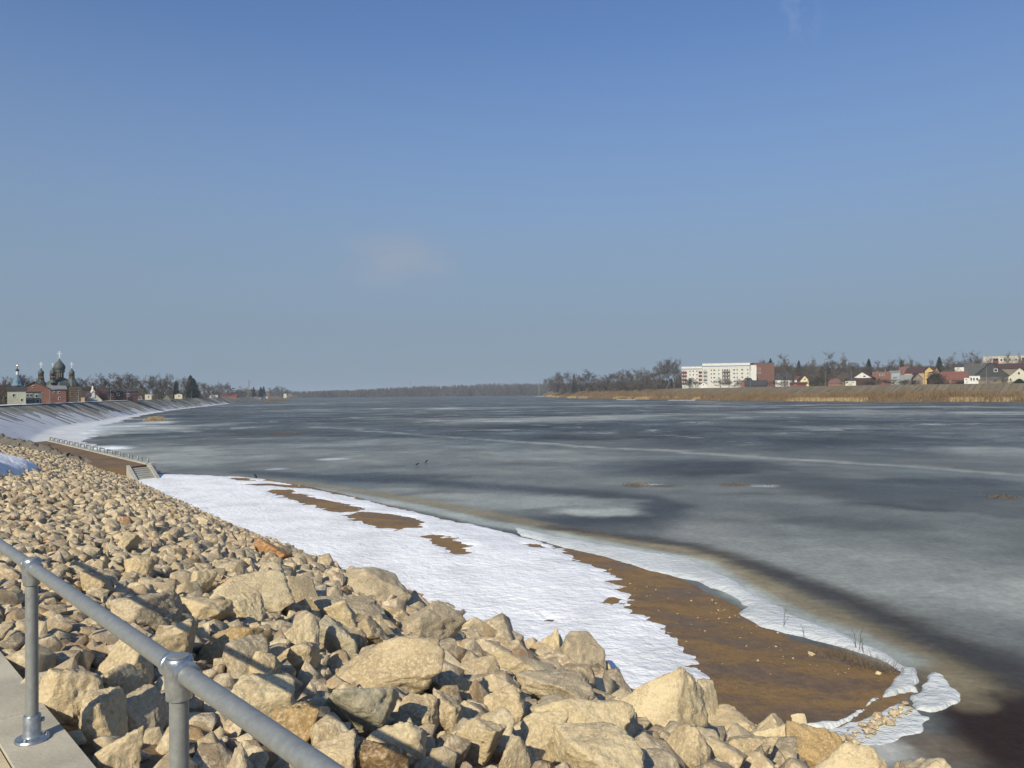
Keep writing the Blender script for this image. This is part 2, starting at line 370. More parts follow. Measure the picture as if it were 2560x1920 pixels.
def ice_material():
    a = NT('river_ice'); p = a.pos()
    t = a.attr('tint'); k = a.attr('streak').outputs['Fac']
    q = a.mapv(p, (1, 0.8, 1), (0, 0, 0.35))
    n0 = a.noise(0.018, 6, 0.6, q, 0.8); n1 = a.noise(0.11, 7, 0.62, q, 0.6); n2 = a.noise(0.8, 6, 0.65, q); n3 = a.noise(6, 4, 0.6, p)
    f = a.math('ADD', a.math('MULTIPLY', n0.outputs[0], 0.5), a.math('ADD', a.math('MULTIPLY', n1.outputs[0], 0.28), a.math('MULTIPLY', n2.outputs[0], 0.22)))
    mod = a.ramp(f, [(0.38, 0.72), (0.5, 1.0), (0.62, 1.32)]).outputs[0]
    c = a.mix(1.0, t.outputs['Color'], mod, 'MULTIPLY')
    fs = a.noise(0.024, 12, 0.78, a.mapv(p, (1.0, 1.3, 1), (0, 0, 0.06)), 0.3); c = a.mix(1.0, c, a.mix(a.math('ADD', a.math('MULTIPLY', k, 0.9), 0.22), (1, 1, 1), a.ramp(fs.outputs[0], [(0.40, 0.5), (0.5, 0.95), (0.60, 1.75)]).outputs[0]), 'MULTIPLY')
    wn = a.noise(0.035, 13, 0.82, a.mapv(p, (1.0, 1.2, 1), (0, 0, 0.4)), 0.4)
    white = a.ramp(wn.outputs[0], [(0.555, 0.0), (0.61, 1.0)]).outputs[0]
    c = a.mix(a.math('MULTIPLY', white, k), c, (0.34, 0.355, 0.35))
    cn = a.noise(0.55, 9, 0.72, a.mapv(p, (0.6, 1.3, 1), (0, 0, 0.62)), 0.4); cd = a.attr('channel').outputs['Fac']
    cm = a.ramp(a.math('ADD', cd, a.math('MULTIPLY', a.math('SUBTRACT', cn.outputs[0], 0.5), 0.34)), [(0.03, 0.78), (0.09, 0.5), (0.19, 0.0)]).outputs[0]
    c = a.mix(cm, c, (0.046, 0.043, 0.042))
    fine = a.noise(3.2, 8, 0.75, p); c = a.mix(1.0, c, a.ramp(fine.outputs[0], [(0.36, 0.84), (0.5, 1.0), (0.66, 1.22)]).outputs[0], 'MULTIPLY')
    r = a.ramp(f, [(0.40, 0.22), (0.60, 0.5)]).outputs[0]
    h = a.math('ADD', a.math('MULTIPLY', n2.outputs[0], 1.0), a.math('MULTIPLY', n3.outputs[0], 0.12))
    a.set(color=c, rough=r, spec=0.04, normal=a.bump(h, 0.35, 0.15))
    a.b.inputs['IOR'].default_value = 1.31
    return a.m
M_ice = ice_material()

def concrete_material(name, col, scale=3.0):
    a = NT(name); p = a.pos()
    n1 = a.noise(scale, 6, 0.6, p); n2 = a.noise(scale*14, 4, 0.65, p); n3 = a.noise(scale*0.4, 3, 0.5, p)
    c = a.ramp(n1.outputs[0], [(0.3, [x*0.78 for x in col]), (0.7, [min(.9, x*1.12) for x in col])]).outputs[0]
    c = a.mix(a.ramp(n3.outputs[0], [(0.52, 0.0), (0.7, 0.5)]).outputs[0], c, [x*0.7 for x in col])
    c = a.mix(a.ramp(n2.outputs[0], [(0.6, 0.0), (0.75, 0.4)]).outputs[0], c, [x*0.5 for x in col])
    a.set(color=c, rough=0.88, spec=0.25, normal=a.bump(n2.outputs[0], 0.35, 0.01)); return a.m
M_conc = concrete_material('concrete', (0.46, 0.42, 0.325))
M_conc_pale = concrete_material('pale_concrete', (0.44, 0.42, 0.36), 1.0)
M_path = concrete_material('sandy_path', (0.56, 0.47, 0.31), 5.0)

def galv_material():
    a = NT('galvanised_steel'); p = a.pos()
    n1 = a.noise(38, 7, 0.7, p); n2 = a.noise(120, 3, 0.6, p); n3 = a.noise(60, 4, 0.6, p)
    c = a.ramp(n1.outputs[0], [(0.3, (0.235, 0.25, 0.25)), (0.5, (0.275, 0.29, 0.287)), (0.7, (0.32, 0.335, 0.325))]).outputs[0]
    c = a.mix(a.ramp(n3.outputs[0], [(0.5, 0.0), (0.75, 0.4)]).outputs[0], c, (0.25, 0.24, 0.2))
    r = a.ramp(n1.outputs[0], [(0.3, 0.42), (0.7, 0.6)]).outputs[0]
    a.set(color=c, rough=r, metal=0.45, normal=a.bump(n2.outputs[0], 0.12, 0.002)); return a.m
M_galv = galv_material()
def bright_galv():
    a = NT('cast_galvanised_fitting'); p = a.pos(); n1 = a.noise(30, 4, 0.6, p); n2 = a.noise(90, 3, 0.6, p)
    c = a.ramp(n1.outputs[0], [(0.3, (0.27, 0.30, 0.33)), (0.7, (0.50, 0.53, 0.55))]).outputs[0]
    a.set(color=c, rough=0.34, metal=0.8, normal=a.bump(n2.outputs[0], 0.2, 0.003)); return a.m
M_fit = bright_galv()
def grass_material(name, c0, c1, c2, sc=0.25):
    a = NT(name); p = a.pos(); n1 = a.noise(sc, 6, 0.65, p); n2 = a.noise(sc*12, 4, 0.7, p)
    c = a.ramp(n1.outputs[0], [(0.3, c0), (0.5, c1), (0.72, c2)]).outputs[0]
    c = a.mix(a.math('MULTIPLY', n2.outputs[0], 0.5), c, [x*0.45 for x in c1])
    a.set(color=c, rough=1.0, spec=0.1, normal=a.bump(n2.outputs[0], 0.6, 0.2)); return a.m
M_grass = grass_material('winter_grass', (0.11, 0.09, 0.055), (0.17, 0.14, 0.085), (0.22, 0.18, 0.11))
M_darkgrass = grass_material('dark_winter_ground', (0.06, 0.055, 0.04), (0.10, 0.085, 0.06), (0.14, 0.12, 0.085))
def reed_material(name, c0, c1, sc=0.09):
    a = NT(name); p = a.pos(); n1 = a.noise(sc, 5, 0.6, p); n2 = a.noise(1.8, 4, 0.6, p)
    c = a.ramp(n1.outputs[0], [(0.36, c0), (0.64, c1)]).outputs[0]
    c = a.mix(a.ramp(n2.outputs[0], [(0.4, 0.0), (0.7, 0.6)]).outputs[0], c, [x*0.5 for x in c0])
    a.set(color=c, rough=0.95, spec=0.1); return a.m
M_reed = reed_material('dry_reed', (0.185, 0.122, 0.064), (0.26, 0.18, 0.095))
M_reed_pale = reed_material('pale_dry_reed', (0.42, 0.30, 0.15), (0.55, 0.43, 0.24))
M_twig = plain('bare_twigs', (0.085, 0.070, 0.056), 0.95, 0.25, 0.2)
M_twig2 = plain('pale_twigs', (0.13, 0.11, 0.088), 0.95, 0.25, 0.2)
M_bark = plain('bark', (0.13, 0.11, 0.09), 0.95, 0.25, 0.8)
M_needle = plain('conifer_needles', (0.030, 0.042, 0.028), 0.95, 0.25, 0.4)
M_glass = None
_g = NT('window_glass'); _g.set(color=(0.02, 0.025, 0.03), rough=0.08, spec=0.6); M_glass = _g.m
M_white = plain('white_paint', (0.74, 0.73, 0.69), 0.7, 0.08)
# ================================================================== SETTING
def struct(o): o['kind'] = 'structure'; return o
def stuff(o, label=None, cat=None): o['kind'] = 'stuff'; return tag(o, label, cat)
def grid_mesh(name, V, nu, nv, mat, smooth_shade=True, attrs=None, keep=None):
    i = np.arange(nu-1)[:, None]*nv+np.arange(nv-1)[None, :]
    F = np.stack([i, i+1, i+nv+1, i+nv], -1).reshape(-1, 4)
    if keep is not None: F = F[keep[F].any(1)]
    return mesh_np(name, V, F, mat, smooth_shade, attrs)

# ground sheet to the horizon
_n = 96; _a = np.linspace(0, 2*np.pi, _n, endpoint=False)
V = np.concatenate([[[0, 0, -2.5]], np.stack([6000*np.cos(_a), 6000*np.sin(_a), np.full(_n, -2.5)], 1)])
struct(link('ground', mesh_np('ground', V, np.array([[0, 1+k, 1+(k+1) % _n] for k in range(_n)]), M_darkgrass)))

# ---- near dike frame: t along the railing (away, to the left), s across it towards the river
E0 = np.array([-1.8105, 3.3375]); DT = np.array([-0.6828, 0.7306]); DT /= np.linalg.norm(DT); DS = np.array([DT[1], -DT[0]])
def st(P): w = np.asarray(P)[..., :2]-E0; return w@DT, w@DS
def wp(t, s): return E0+np.multiply.outer(np.asarray(t, float), DT)+np.multiply.outer(np.asarray(s, float), DS)
def s_toe(t): return 14.2+0.128*(np.clip(t, -14, 95)-9)
def slope_z(x, y):
    t, s = st(np.stack([np.asarray(x, float), np.asarray(y, float)], -1))
    u = np.clip(s/s_toe(t), -0.2, 1.25)
    return 6.3-6.15*(0.66*u+0.34*u*np.abs(u))
def on_slope(px, py, lift=0.0):
    d = ray(px, py); Y = 2.0
    for k in range(4000):
        p = CAM+d*Y
        if p[2] < slope_z(p[0], p[1])+lift: break
        Y += 0.02+Y*0.002
    return p

# ---- river ice: polar sheet, colour of the frozen surface per vertex
nang, nd = 460, 460
ang = np.radians(np.linspace(-48, 50, nang)); dist = np.geomspace(9.0, 2600.0, nd)
A, D = np.meshgrid(ang, dist, indexing='ij')
IX = (D*np.sin(A)).ravel(); IY = (D*np.cos(A)).ravel(); IP = np.stack([IX, IY], 1)
tint = np.empty((len(IP), 3))
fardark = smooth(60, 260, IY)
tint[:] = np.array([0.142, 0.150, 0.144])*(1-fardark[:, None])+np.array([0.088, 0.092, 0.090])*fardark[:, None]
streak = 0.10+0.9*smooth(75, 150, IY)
wob = np.stack([fbm(IP/7, 6, 3, 0.68), fbm(IP/7, 6, 8, 0.68)], 1)*1.5
wobf = np.stack([fbm(IP/60, 6, 31, 0.62), fbm(IP/60, 6, 38, 0.62)], 1)*1.3
def splat(px, py, rx, ry, col, k=1.0, ang=0.0, hard=1.0):
    """a patch of ice of another colour: an ellipse on the ice, measured in metres"""
    global tint
    c = on_z(px, py); Yc = c[1]; ax = rx*Yc/FPX; ay = ry*Yc*Yc/(FPX*8)
    w = IP+wob*min(6, 0.25*ax+0.6)+wobf*min(40, 0.35*ay+0.35*ax if Yc > 150 else 0.1*ax)-c[:2]
    # local frame: radial / tangential
    th = math.atan2(c[0], c[1]); er = np.array([math.sin(th), math.cos(th)]); et = np.array([er[1], -er[0]])
    a = (w@et)/ax; b = (w@er)/ay
    if ang: a, b = a*math.cos(ang)+b*math.sin(ang), -a*math.sin(ang)+b*math.cos(ang)
    m = k*(1-smooth(1-0.6*hard, 1+0.3*hard, np.sqrt(a*a+b*b)*(1+0.25*wob[:, 0])))
    tint = tint*(1-m[:, None])+np.array(col)*m[:, None]
def stroke(pts, width, col, k=1.0, soft=1.0, rag=1.0):
    """a long line in the ice (ridge, crack, refrozen lead); width in metres"""
    global tint
    L = np.array([on_z(px, py)[:2] for px, py in pts])
    d = line_d(IP+rag*(wob*0.9*min(1, width*1.2)+wobf*min(4, width*0.6)), L)
    m = k*(1-smooth(width*(1-0.6*soft), width*(1+soft), d))
    tint = tint*(1-m[:, None])+np.array(col)*m[:, None]
PALE = (0.305, 0.315, 0.295); MID = (0.215, 0.225, 0.212); DARK = (0.038, 0.042, 0.050); DK2 = (0.068, 0.074, 0.078); WHITE = (0.58, 0.62, 0.64)
BROWN = (0.034, 0.021, 0.016); OCHRE = (0.26, 0.215, 0.135); SLUSH = (0.36, 0.385, 0.36)
# broad tones of the middle of the river
splat(1150, 1140, 480, 52, MID, 0.8); splat(560, 1135, 260, 26, PALE, 0.5); splat(400, 1145, 150, 20, PALE, 0.5); splat(820, 1105, 420, 24, MID, 0.7)
splat(2050, 1360, 480, 60, MID, 0.5); splat(2350, 1450, 400, 130, PALE, 0.7, 0.2); splat(2050, 1400, 300, 50, PALE, 0.35); splat(2480, 1330, 200, 30, MID, 0.6)
splat(1720, 1168, 260, 26, DARK, 0.85); splat(2000, 1200, 220, 18, DK2, 0.7); splat(2300, 1235, 330, 46, DK2, 0.75); splat(2380, 1205, 200, 14, DARK, 0.7); splat(2200, 1265, 160, 10, DARK, 0.5)
splat(1560, 1200, 160, 14, MID, 0.6); splat(1760, 1222, 200, 12, MID, 0.7); splat(1950, 1250, 170, 12, MID, 0.6); splat(2350, 1290, 220, 14, MID, 0.6); splat(2120, 1310, 200, 14, DK2, 0.5)
splat(1400, 1320, 420, 34, (0.075, 0.082, 0.086), 0.8, -0.1); splat(1120, 1270, 240, 22, (0.09, 0.097, 0.10), 0.7); splat(1640, 1355, 160, 22, DARK, 0.6); splat(1500, 1345, 120, 10, DARK, 0.6)
stroke([(620, 1178), (870, 1196), (1080, 1206), (1300, 1216), (1500, 1233), (1640, 1248), (1672, 1264), (1640, 1284), (1540, 1298), (1380, 1304), (1180, 1296)], 1.5, DARK, 0.75, 1.0, 1.2)
splat(1300, 1254, 250, 20, (0.33, 0.345, 0.325), 0.9); splat(1490, 1281, 115, 13, (0.40, 0.41, 0.38), 0.95); splat(1150, 1238, 130, 9, PALE, 0.8); splat(1560, 1250, 70, 5, MID, 0.7)
splat(1770, 1330, 120, 34, (0.235, 0.235, 0.222), 0.75); splat(1860, 1290, 120, 14, MID, 0.6); splat(1000, 1225, 120, 7, PALE, 0.6)
splat(960, 1197, 170, 9, DARK, 0.75); splat(880, 1188, 90, 6, DARK, 0.6); splat(1000, 1165, 150, 8, DK2, 0.5); splat(1300, 1160, 160, 7, DK2, 0.5); splat(700, 1150, 140, 7, DK2, 0.4)
splat(780, 1080, 110, 7, DK2, 0.7); splat(640, 1060, 200, 8, DK2, 0.7); splat(470, 1040, 60, 5, DARK, 0.7); splat(380, 1085, 140, 6, DK2, 0.7); splat(280, 1105, 60, 6, DK2, 0.6); splat(330, 1070, 90, 6, DK2, 0.5)
# dark far sheet with pale bands
for px, py, rx, ry in ((1500, 1075, 750, 24), (2200, 1105, 420, 28), (2300, 1055, 400, 12), (1000, 1045, 300, 8)): splat(px, py, rx, ry, (0.060, 0.064, 0.065), 0.85)
for px, py, rx, ry, k in ((1350, 1047, 380, 8, 0.75), (1850, 1040, 420, 6, 0.6), (2250, 1032, 420, 6, 0.8), (2480, 1130, 140, 16, 0.55), (2350, 1018, 420, 2.5, 0.7), (1750, 1014, 420, 2, 0.7), (2150, 1072, 260, 5, 0.4),
                          (1000, 1022, 330, 2.5, 0.6), (1500, 1006, 300, 1.6, 0.5), (700, 1012, 180, 2, 0.5), (880, 1006, 200, 1.5, 0.4)): splat(px, py, rx, ry, PALE, k)
# pressure ridges
stroke([(780, 1066), (960, 1080), (1180, 1096), (1400, 1110), (1700, 1130), (2000, 1150), (2300, 1170), (2600, 1190)], 0.8, (0.38, 0.39, 0.365), 0.55, 1.6, 2.6)
stroke([(2000, 1160), (2300, 1180), (2600, 1202)], 1.3, (0.17, 0.19, 0.19), 0.8)
stroke([(790, 1034), (1100, 1026), (1500, 1013), (1900, 1006)], 3.0, PALE, 0.75); stroke([(1200, 1040), (1800, 1047), (2500, 1052)], 2.2, PALE, 0.4)
stroke([(600, 1030), (900, 1028), (1300, 1019)], 2.5, PALE, 0.4)
# shore: pale slush, ochre shallows, dark refrozen lead along the bar
SHORE = [(1080, 1275), (1290, 1322), (1480, 1364), (1640, 1395), (1800, 1450), (1960, 1545), (2120, 1615), (2240, 1665), (2330, 1725)]
CH = [(1380, 1318), (1560, 1342), (1740, 1367), (1859, 1405), (1979, 1449), (2099, 1492), (2219, 1544), (2338, 1597), (2458, 1650), (2600, 1700)]
stroke([(x, y+22) for x, y in CH], 1.6, (0.082, 0.074, 0.062), 0.75, 0.9, 0.8)
channel = np.clip(line_d(IP, np.array([on_z(px, py)[:2] for px, py in CH]))/6.0, 0, 1)
stroke([(2150, 1600), (2350, 1690), (2500, 1790), (2620, 1840)], 1.3, BROWN, 0.8, 0.7, 0.7)
stroke([(560, 1190), (760, 1208), (950, 1236), (1130, 1268), (1290, 1300), (1400, 1326), (1500, 1342), (1620, 1360), (1740, 1378), (1859, 1438), (1979, 1503), (2099, 1550), (2219, 1606), (2330, 1660), (2400, 1720)], 0.75, OCHRE, 0.8, 1.3, 0.4)
stroke([(420, 1192), (640, 1200), (860, 1235), (1050, 1270), (1250, 1312), (1400, 1340), (1500, 1360), (1620, 1385), (1740, 1410), (1850, 1475), (1979, 1545), (2099, 1582), (2219, 1635)], 0.7, SLUSH, 0.9, 0.8, 0.5)
splat(2500, 1770, 190, 80, BROWN, 0.9, 0, 0.8); splat(2440, 1800, 130, 110, BROWN, 0.95, 0, 0.8); splat(2560, 1870, 200, 120, BROWN, 0.9); splat(2300, 1860, 110, 60, (0.16, 0.125, 0.09), 0.8)
splat(2150, 1875, 110, 55, (0.50, 0.50, 0.46), 0.9); splat(2380, 1735, 50, 26, OCHRE, 0.6)
splat(250, 1068, 190, 12, WHITE, 0.9); splat(170, 1085, 150, 12, WHITE, 0.95); splat(330, 1048, 120, 5, PALE, 0.8); splat(430, 1070, 140, 7, (0.36, 0.37, 0.35), 0.8); splat(250, 1120, 70, 8, WHITE, 0.8)
splat(400, 1056, 55, 3, WHITE, 0.8); splat(390, 1078, 150, 4, SLUSH, 0.8); splat(300, 1130, 70, 8, PALE, 0.7); splat(560, 1063, 70, 3, PALE, 0.6)
for px, py, rx, ry in ((825, 1148, 35, 3), (940, 1022, 25, 1), (1630, 1210, 40, 2), (1910, 1215, 40, 3), (690, 1172, 25, 2), (1110, 1022, 60, 1)): splat(px, py, rx, ry, WHITE, 0.7)
for px, py, rx, ry in ((1600, 1213, 34, 7), (1830, 1212, 40, 4), (1680, 1215, 40, 5), (2510, 1240, 24, 6), (715, 1084, 26, 4), (1890, 1235, 40, 3)): splat(px, py, rx, ry, (0.12, 0.085, 0.055), 0.8)
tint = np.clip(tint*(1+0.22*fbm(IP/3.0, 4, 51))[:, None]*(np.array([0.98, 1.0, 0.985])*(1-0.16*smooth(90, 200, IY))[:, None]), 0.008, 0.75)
VI = np.stack([IX, IY, np.zeros(len(IX))], 1)
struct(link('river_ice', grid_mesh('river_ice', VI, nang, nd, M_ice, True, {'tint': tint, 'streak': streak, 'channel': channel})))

# ---- shore bar: sand under, snow over
def W(pts, z=0.3): return np.array([on_z(px, py, z)[:2] for px, py in pts])
SHORE_POLY = np.concatenate([W([(395, 1178), (500, 1180), (640, 1186), (760, 1205), (880, 1230), (960, 1250), (1090, 1280), (1200, 1303), (1290, 1325), (1400, 1352), (1600, 1395), (1700, 1430), (1800, 1472), (1900, 1540),
                             (2000, 1577), (2150, 1618), (2262, 1665), (2290, 1690), (2262, 1715), (2240, 1745), (2150, 1775), (2060, 1815), (2090, 1850), (2130, 1920)]), wp([-14, -14, 20, 60, 76], [16, 6, 8, 12, 14])])
nA, nD = 420, 330
ang = np.radians(np.linspace(-46, 50, nA)); dist = np.geomspace(9.5, 100.0, nD)
A, D = np.meshgrid(ang, dist, indexing='ij'); SP = np.stack([(D*np.sin(A)).ravel(), (D*np.cos(A)).ravel()], 1)
warp = np.stack([fbm(SP/1.7, 4, 61), fbm(SP/1.7, 4, 67)], 1)*0.5+np.stack([fbm(SP/0.35, 3, 71), fbm(SP/0.35, 3, 77)], 1)*0.12
sdS = poly_sd(SP+warp*0.6, SHORE_POLY)
sand_z = -0.30+0.36*smooth(-1.2, 0.5, sdS)+0.26*smooth(0.2, 4.5, sdS)+0.05*fbm(SP/2.2, 4, 5)*smooth(0, 2, sdS)+0.016*fbm(SP/0.3, 3, 6)
def sand_height(x, y):
    d = poly_sd(np.array([[x, y]]), SHORE_POLY)[0]
    return float(-0.30+0.36*smooth(-1.2, 0.5, d)+0.26*smooth(0.2, 4.5, d))
struct(link('sand_bar', grid_mesh('sand_bar', np.column_stack([SP, sand_z]), nA, nD, M_sand, True, keep=sdS > -1.6)))
SNOW_POLY = np.concatenate([W([(385, 1180), (470, 1181), (640, 1190), (760, 1210), (880, 1236), (960, 1256), (1090, 1284), (1200, 1304), (1300, 1326), (1400, 1352), (1415, 1380), (1470, 1408), (1545, 1440), (1530, 1462),
                            (1585, 1500), (1570, 1528), (1640, 1560), (1720, 1640), (1770, 1688), (1745, 1705), (1640, 1760)]), wp([-3, 10, 20, 60, 76], [10, 9, 8, 12, 16])])
w2 = np.stack([1.1*fbm(SP*np.array([0.45, 1.4]), 5, 81, 0.6)+0.5*fbm(SP*np.array([1.3, 4.5]), 4, 85, 0.65), 0.8*fbm(SP/0.9, 5, 87, 0.65)], 1)
sdN = poly_sd(SP+w2*0.75, SNOW_POLY)
HOLES = [[(668, 1226), (720, 1222), (790, 1248), (900, 1265), (905, 1276), (850, 1282), (760, 1262), (700, 1245)], [(865, 1290), (905, 1280), (1000, 1283), (1062, 1300), (1040, 1318), (985, 1326), (905, 1312)],
         [(1050, 1340), (1085, 1335), (1150, 1350), (1170, 1372), (1188, 1386), (1140, 1384), (1080, 1362)], [(600, 1212), (680, 1205), (800, 1213), (750, 1216)], [(560, 1192), (610, 1190), (650, 1198), (600, 1199)],
         [(1385, 1551), (1396, 1548), (1410, 1551), (1396, 1555)], [(1295, 1352), (1350, 1350), (1375, 1358), (1320, 1360)], [(1500, 1500), (1540, 1497), (1570, 1510), (1530, 1512)]]
for h in HOLES:
    hp = W(h); sdN = np.minimum(sdN, -poly_sd(SP+w2*1.0, hp)-0.05+0.3*fbm(SP*np.array([0.8, 1.8]), 4, 99))
thick = np.clip(sdN*0.12, -0.10, 0.075)+0.032*fbm(SP*np.array([2.0, 2.3]), 4, 91)*smooth(-0.3, 0.6, sdN)
# piled up refrozen ice round the outer edge of the bar
EDGE_POLY = np.concatenate([W([(1290, 1312), (1400, 1338), (1500, 1355), (1620, 1374), (1740, 1395), (1859, 1460), (1979, 1527), (2099, 1570), (2219, 1628), (2272, 1660)], 0.12),
                            W([(2255, 1668), (2219, 1639), (2099, 1602), (1979, 1571), (1900, 1553), (1838, 1523), (1862, 1506), (1835, 1479), (1740, 1441), (1620, 1419), (1500, 1380), (1380, 1351), (1300, 1330)], 0.2)])
sdE = poly_sd(SP+w2*0.18, EDGE_POLY)
thE = np.clip(sdE*0.3, -0.1, 0.11)+0.03*fbm(SP*np.array([1.4, 2.6]), 4, 95)*smooth(-0.1, 0.4, sdE)
stuff(link('snow_cover', grid_mesh('snow_cover', np.column_stack([SP, sand_z+thick]), nA, nD, M_snow, True, keep=thick > -0.05)), 'bright thawing snow lying on the flat river bar below the rocks', 'snow')
lvl = np.maximum(sand_z, 0.015)
stuff(link('shore_ice', grid_mesh('shore_ice', np.column_stack([SP, lvl+thE-0.02]), nA, nD, M_icesnow, True, keep=thE > -0.06)), 'greyish white refrozen ice fringe along the outer edge of the sand', 'ice')

# ---- near dike body, path and coping
tt = np.concatenate([np.linspace(-16, 95, 150)]); ss = np.concatenate([np.linspace(0.0, 27, 60)])
T_, S_ = np.meshgrid(tt, ss, indexing='ij'); P = wp(T_.ravel(), S_.ravel())
Z = slope_z(P[:, 0], P[:, 1])+0.10*fbm(P/0.9, 4, 41); Z = np.where(S_.ravel() > s_toe(T_.ravel())+1.0, np.minimum(Z, -0.4), Z)
dike = struct(link('rock_embankment', grid_mesh('rock_embankment', np.column_stack([P, Z]), len(tt), len(ss), M_earth, True)))
def strip(name, t0, t1, s0, s1, z0, z1, mat, parent=None, bevel=0.0):
    c = wp([t0, t1, t1, t0], [s0, s0, s1, s1]); m = MB()
    m.add([(*c[k], z0) for k in range(4)]+[(*c[k], z1) for k in range(4)], [(0, 1, 2, 3), (7, 6, 5, 4), (4, 5, 1, 0), (5, 6, 2, 1), (6, 7, 3, 2), (7, 4, 0, 3)])
    return m.build(name, mat, parent)
path = struct(strip('path', -30, 90, -4.5, -0.262, 5.0, 6.385, M_path))
struct(strip('dike_core', -30, 90, -30, -4.51, 3.0, 5.9, M_grass))
kerb = struct(thing('coping', None, None)); del kerb['kind']; kerb['kind'] = 'structure'
for k in range(-4, 16):                               # coping stones, 3 m each, along the railing
    strip('coping_stone', k*3.0+0.9, k*3.0+3.894, -0.255, 0.0, 5.55, 6.4, M_conc, kerb)
# ================================================================== ROCKS ON THE NEAR DIKE
import bmesh
def rock_shape(rng, sub, npts=13, rough=0.05, flat=1.0):
    """broken angular rock: convex hull of random points, edges chipped, faces roughened; fitted to a unit box"""
    p = rng.normal(size=(npts, 3)); p /= np.linalg.norm(p, axis=1)[:, None]; p *= rng.uniform(0.78, 1.0, npts)[:, None]
    p = np.sign(p)*np.abs(p)**0.8
    bm = bmesh.new(); vs = [bm.verts.new(tuple(q)) for q in p]
    r = bmesh.ops.convex_hull(bm, input=vs)
    dead = list({g for g in r['geom_interior']+r['geom_unused'] if isinstance(g, bmesh.types.BMVert) and g.is_valid})
    if dead: bmesh.ops.delete(bm, geom=dead, context='VERTS')
    if sub >= 2:
        bmesh.ops.bevel(bm, geom=list(bm.edges), offset=0.035 if sub < 4 else 0.045, segments=1, affect='EDGES', clamp_overlap=True)
    bmesh.ops.triangulate(bm, faces=list(bm.faces))
    if sub >= 2:
        for it in range({2: 1, 3: 4, 4: 7}[sub]):
            lim = {2: 0.75, 3: 0.2, 4: 0.095}[sub]; es = [e for e in bm.edges if e.calc_length() > lim]
            if not es: break
            bmesh.ops.subdivide_edges(bm, edges=es, cuts=1); bmesh.ops.triangulate(bm, faces=list(bm.faces))
    V = np.array([v.co for v in bm.verts]); bm.verts.index_update(); F = np.array([[v.index for v in f.verts] for f in bm.faces]); bm.free()
    o = rng.uniform(0, 50, 3); n = V/np.linalg.norm(V, axis=1)[:, None]
    if sub >= 2:
        k = rough*(1.0*fbm(V*1.6+o, 3, 1)+1.5*(np.abs(fbm(V*3.6+o, 3, 2))-0.2)+(1.1*fbm(V*8+o, 3, 3)+0.5*(np.abs(fbm(V*15+o, 2, 4))-0.2) if sub > 2 else 0))
        V = V+n*k[:, None]
    lo, hi = V.min(0), V.max(0)
    return (V-(lo+hi)/2)/(hi-lo), F
rng = np.random.default_rng(5)

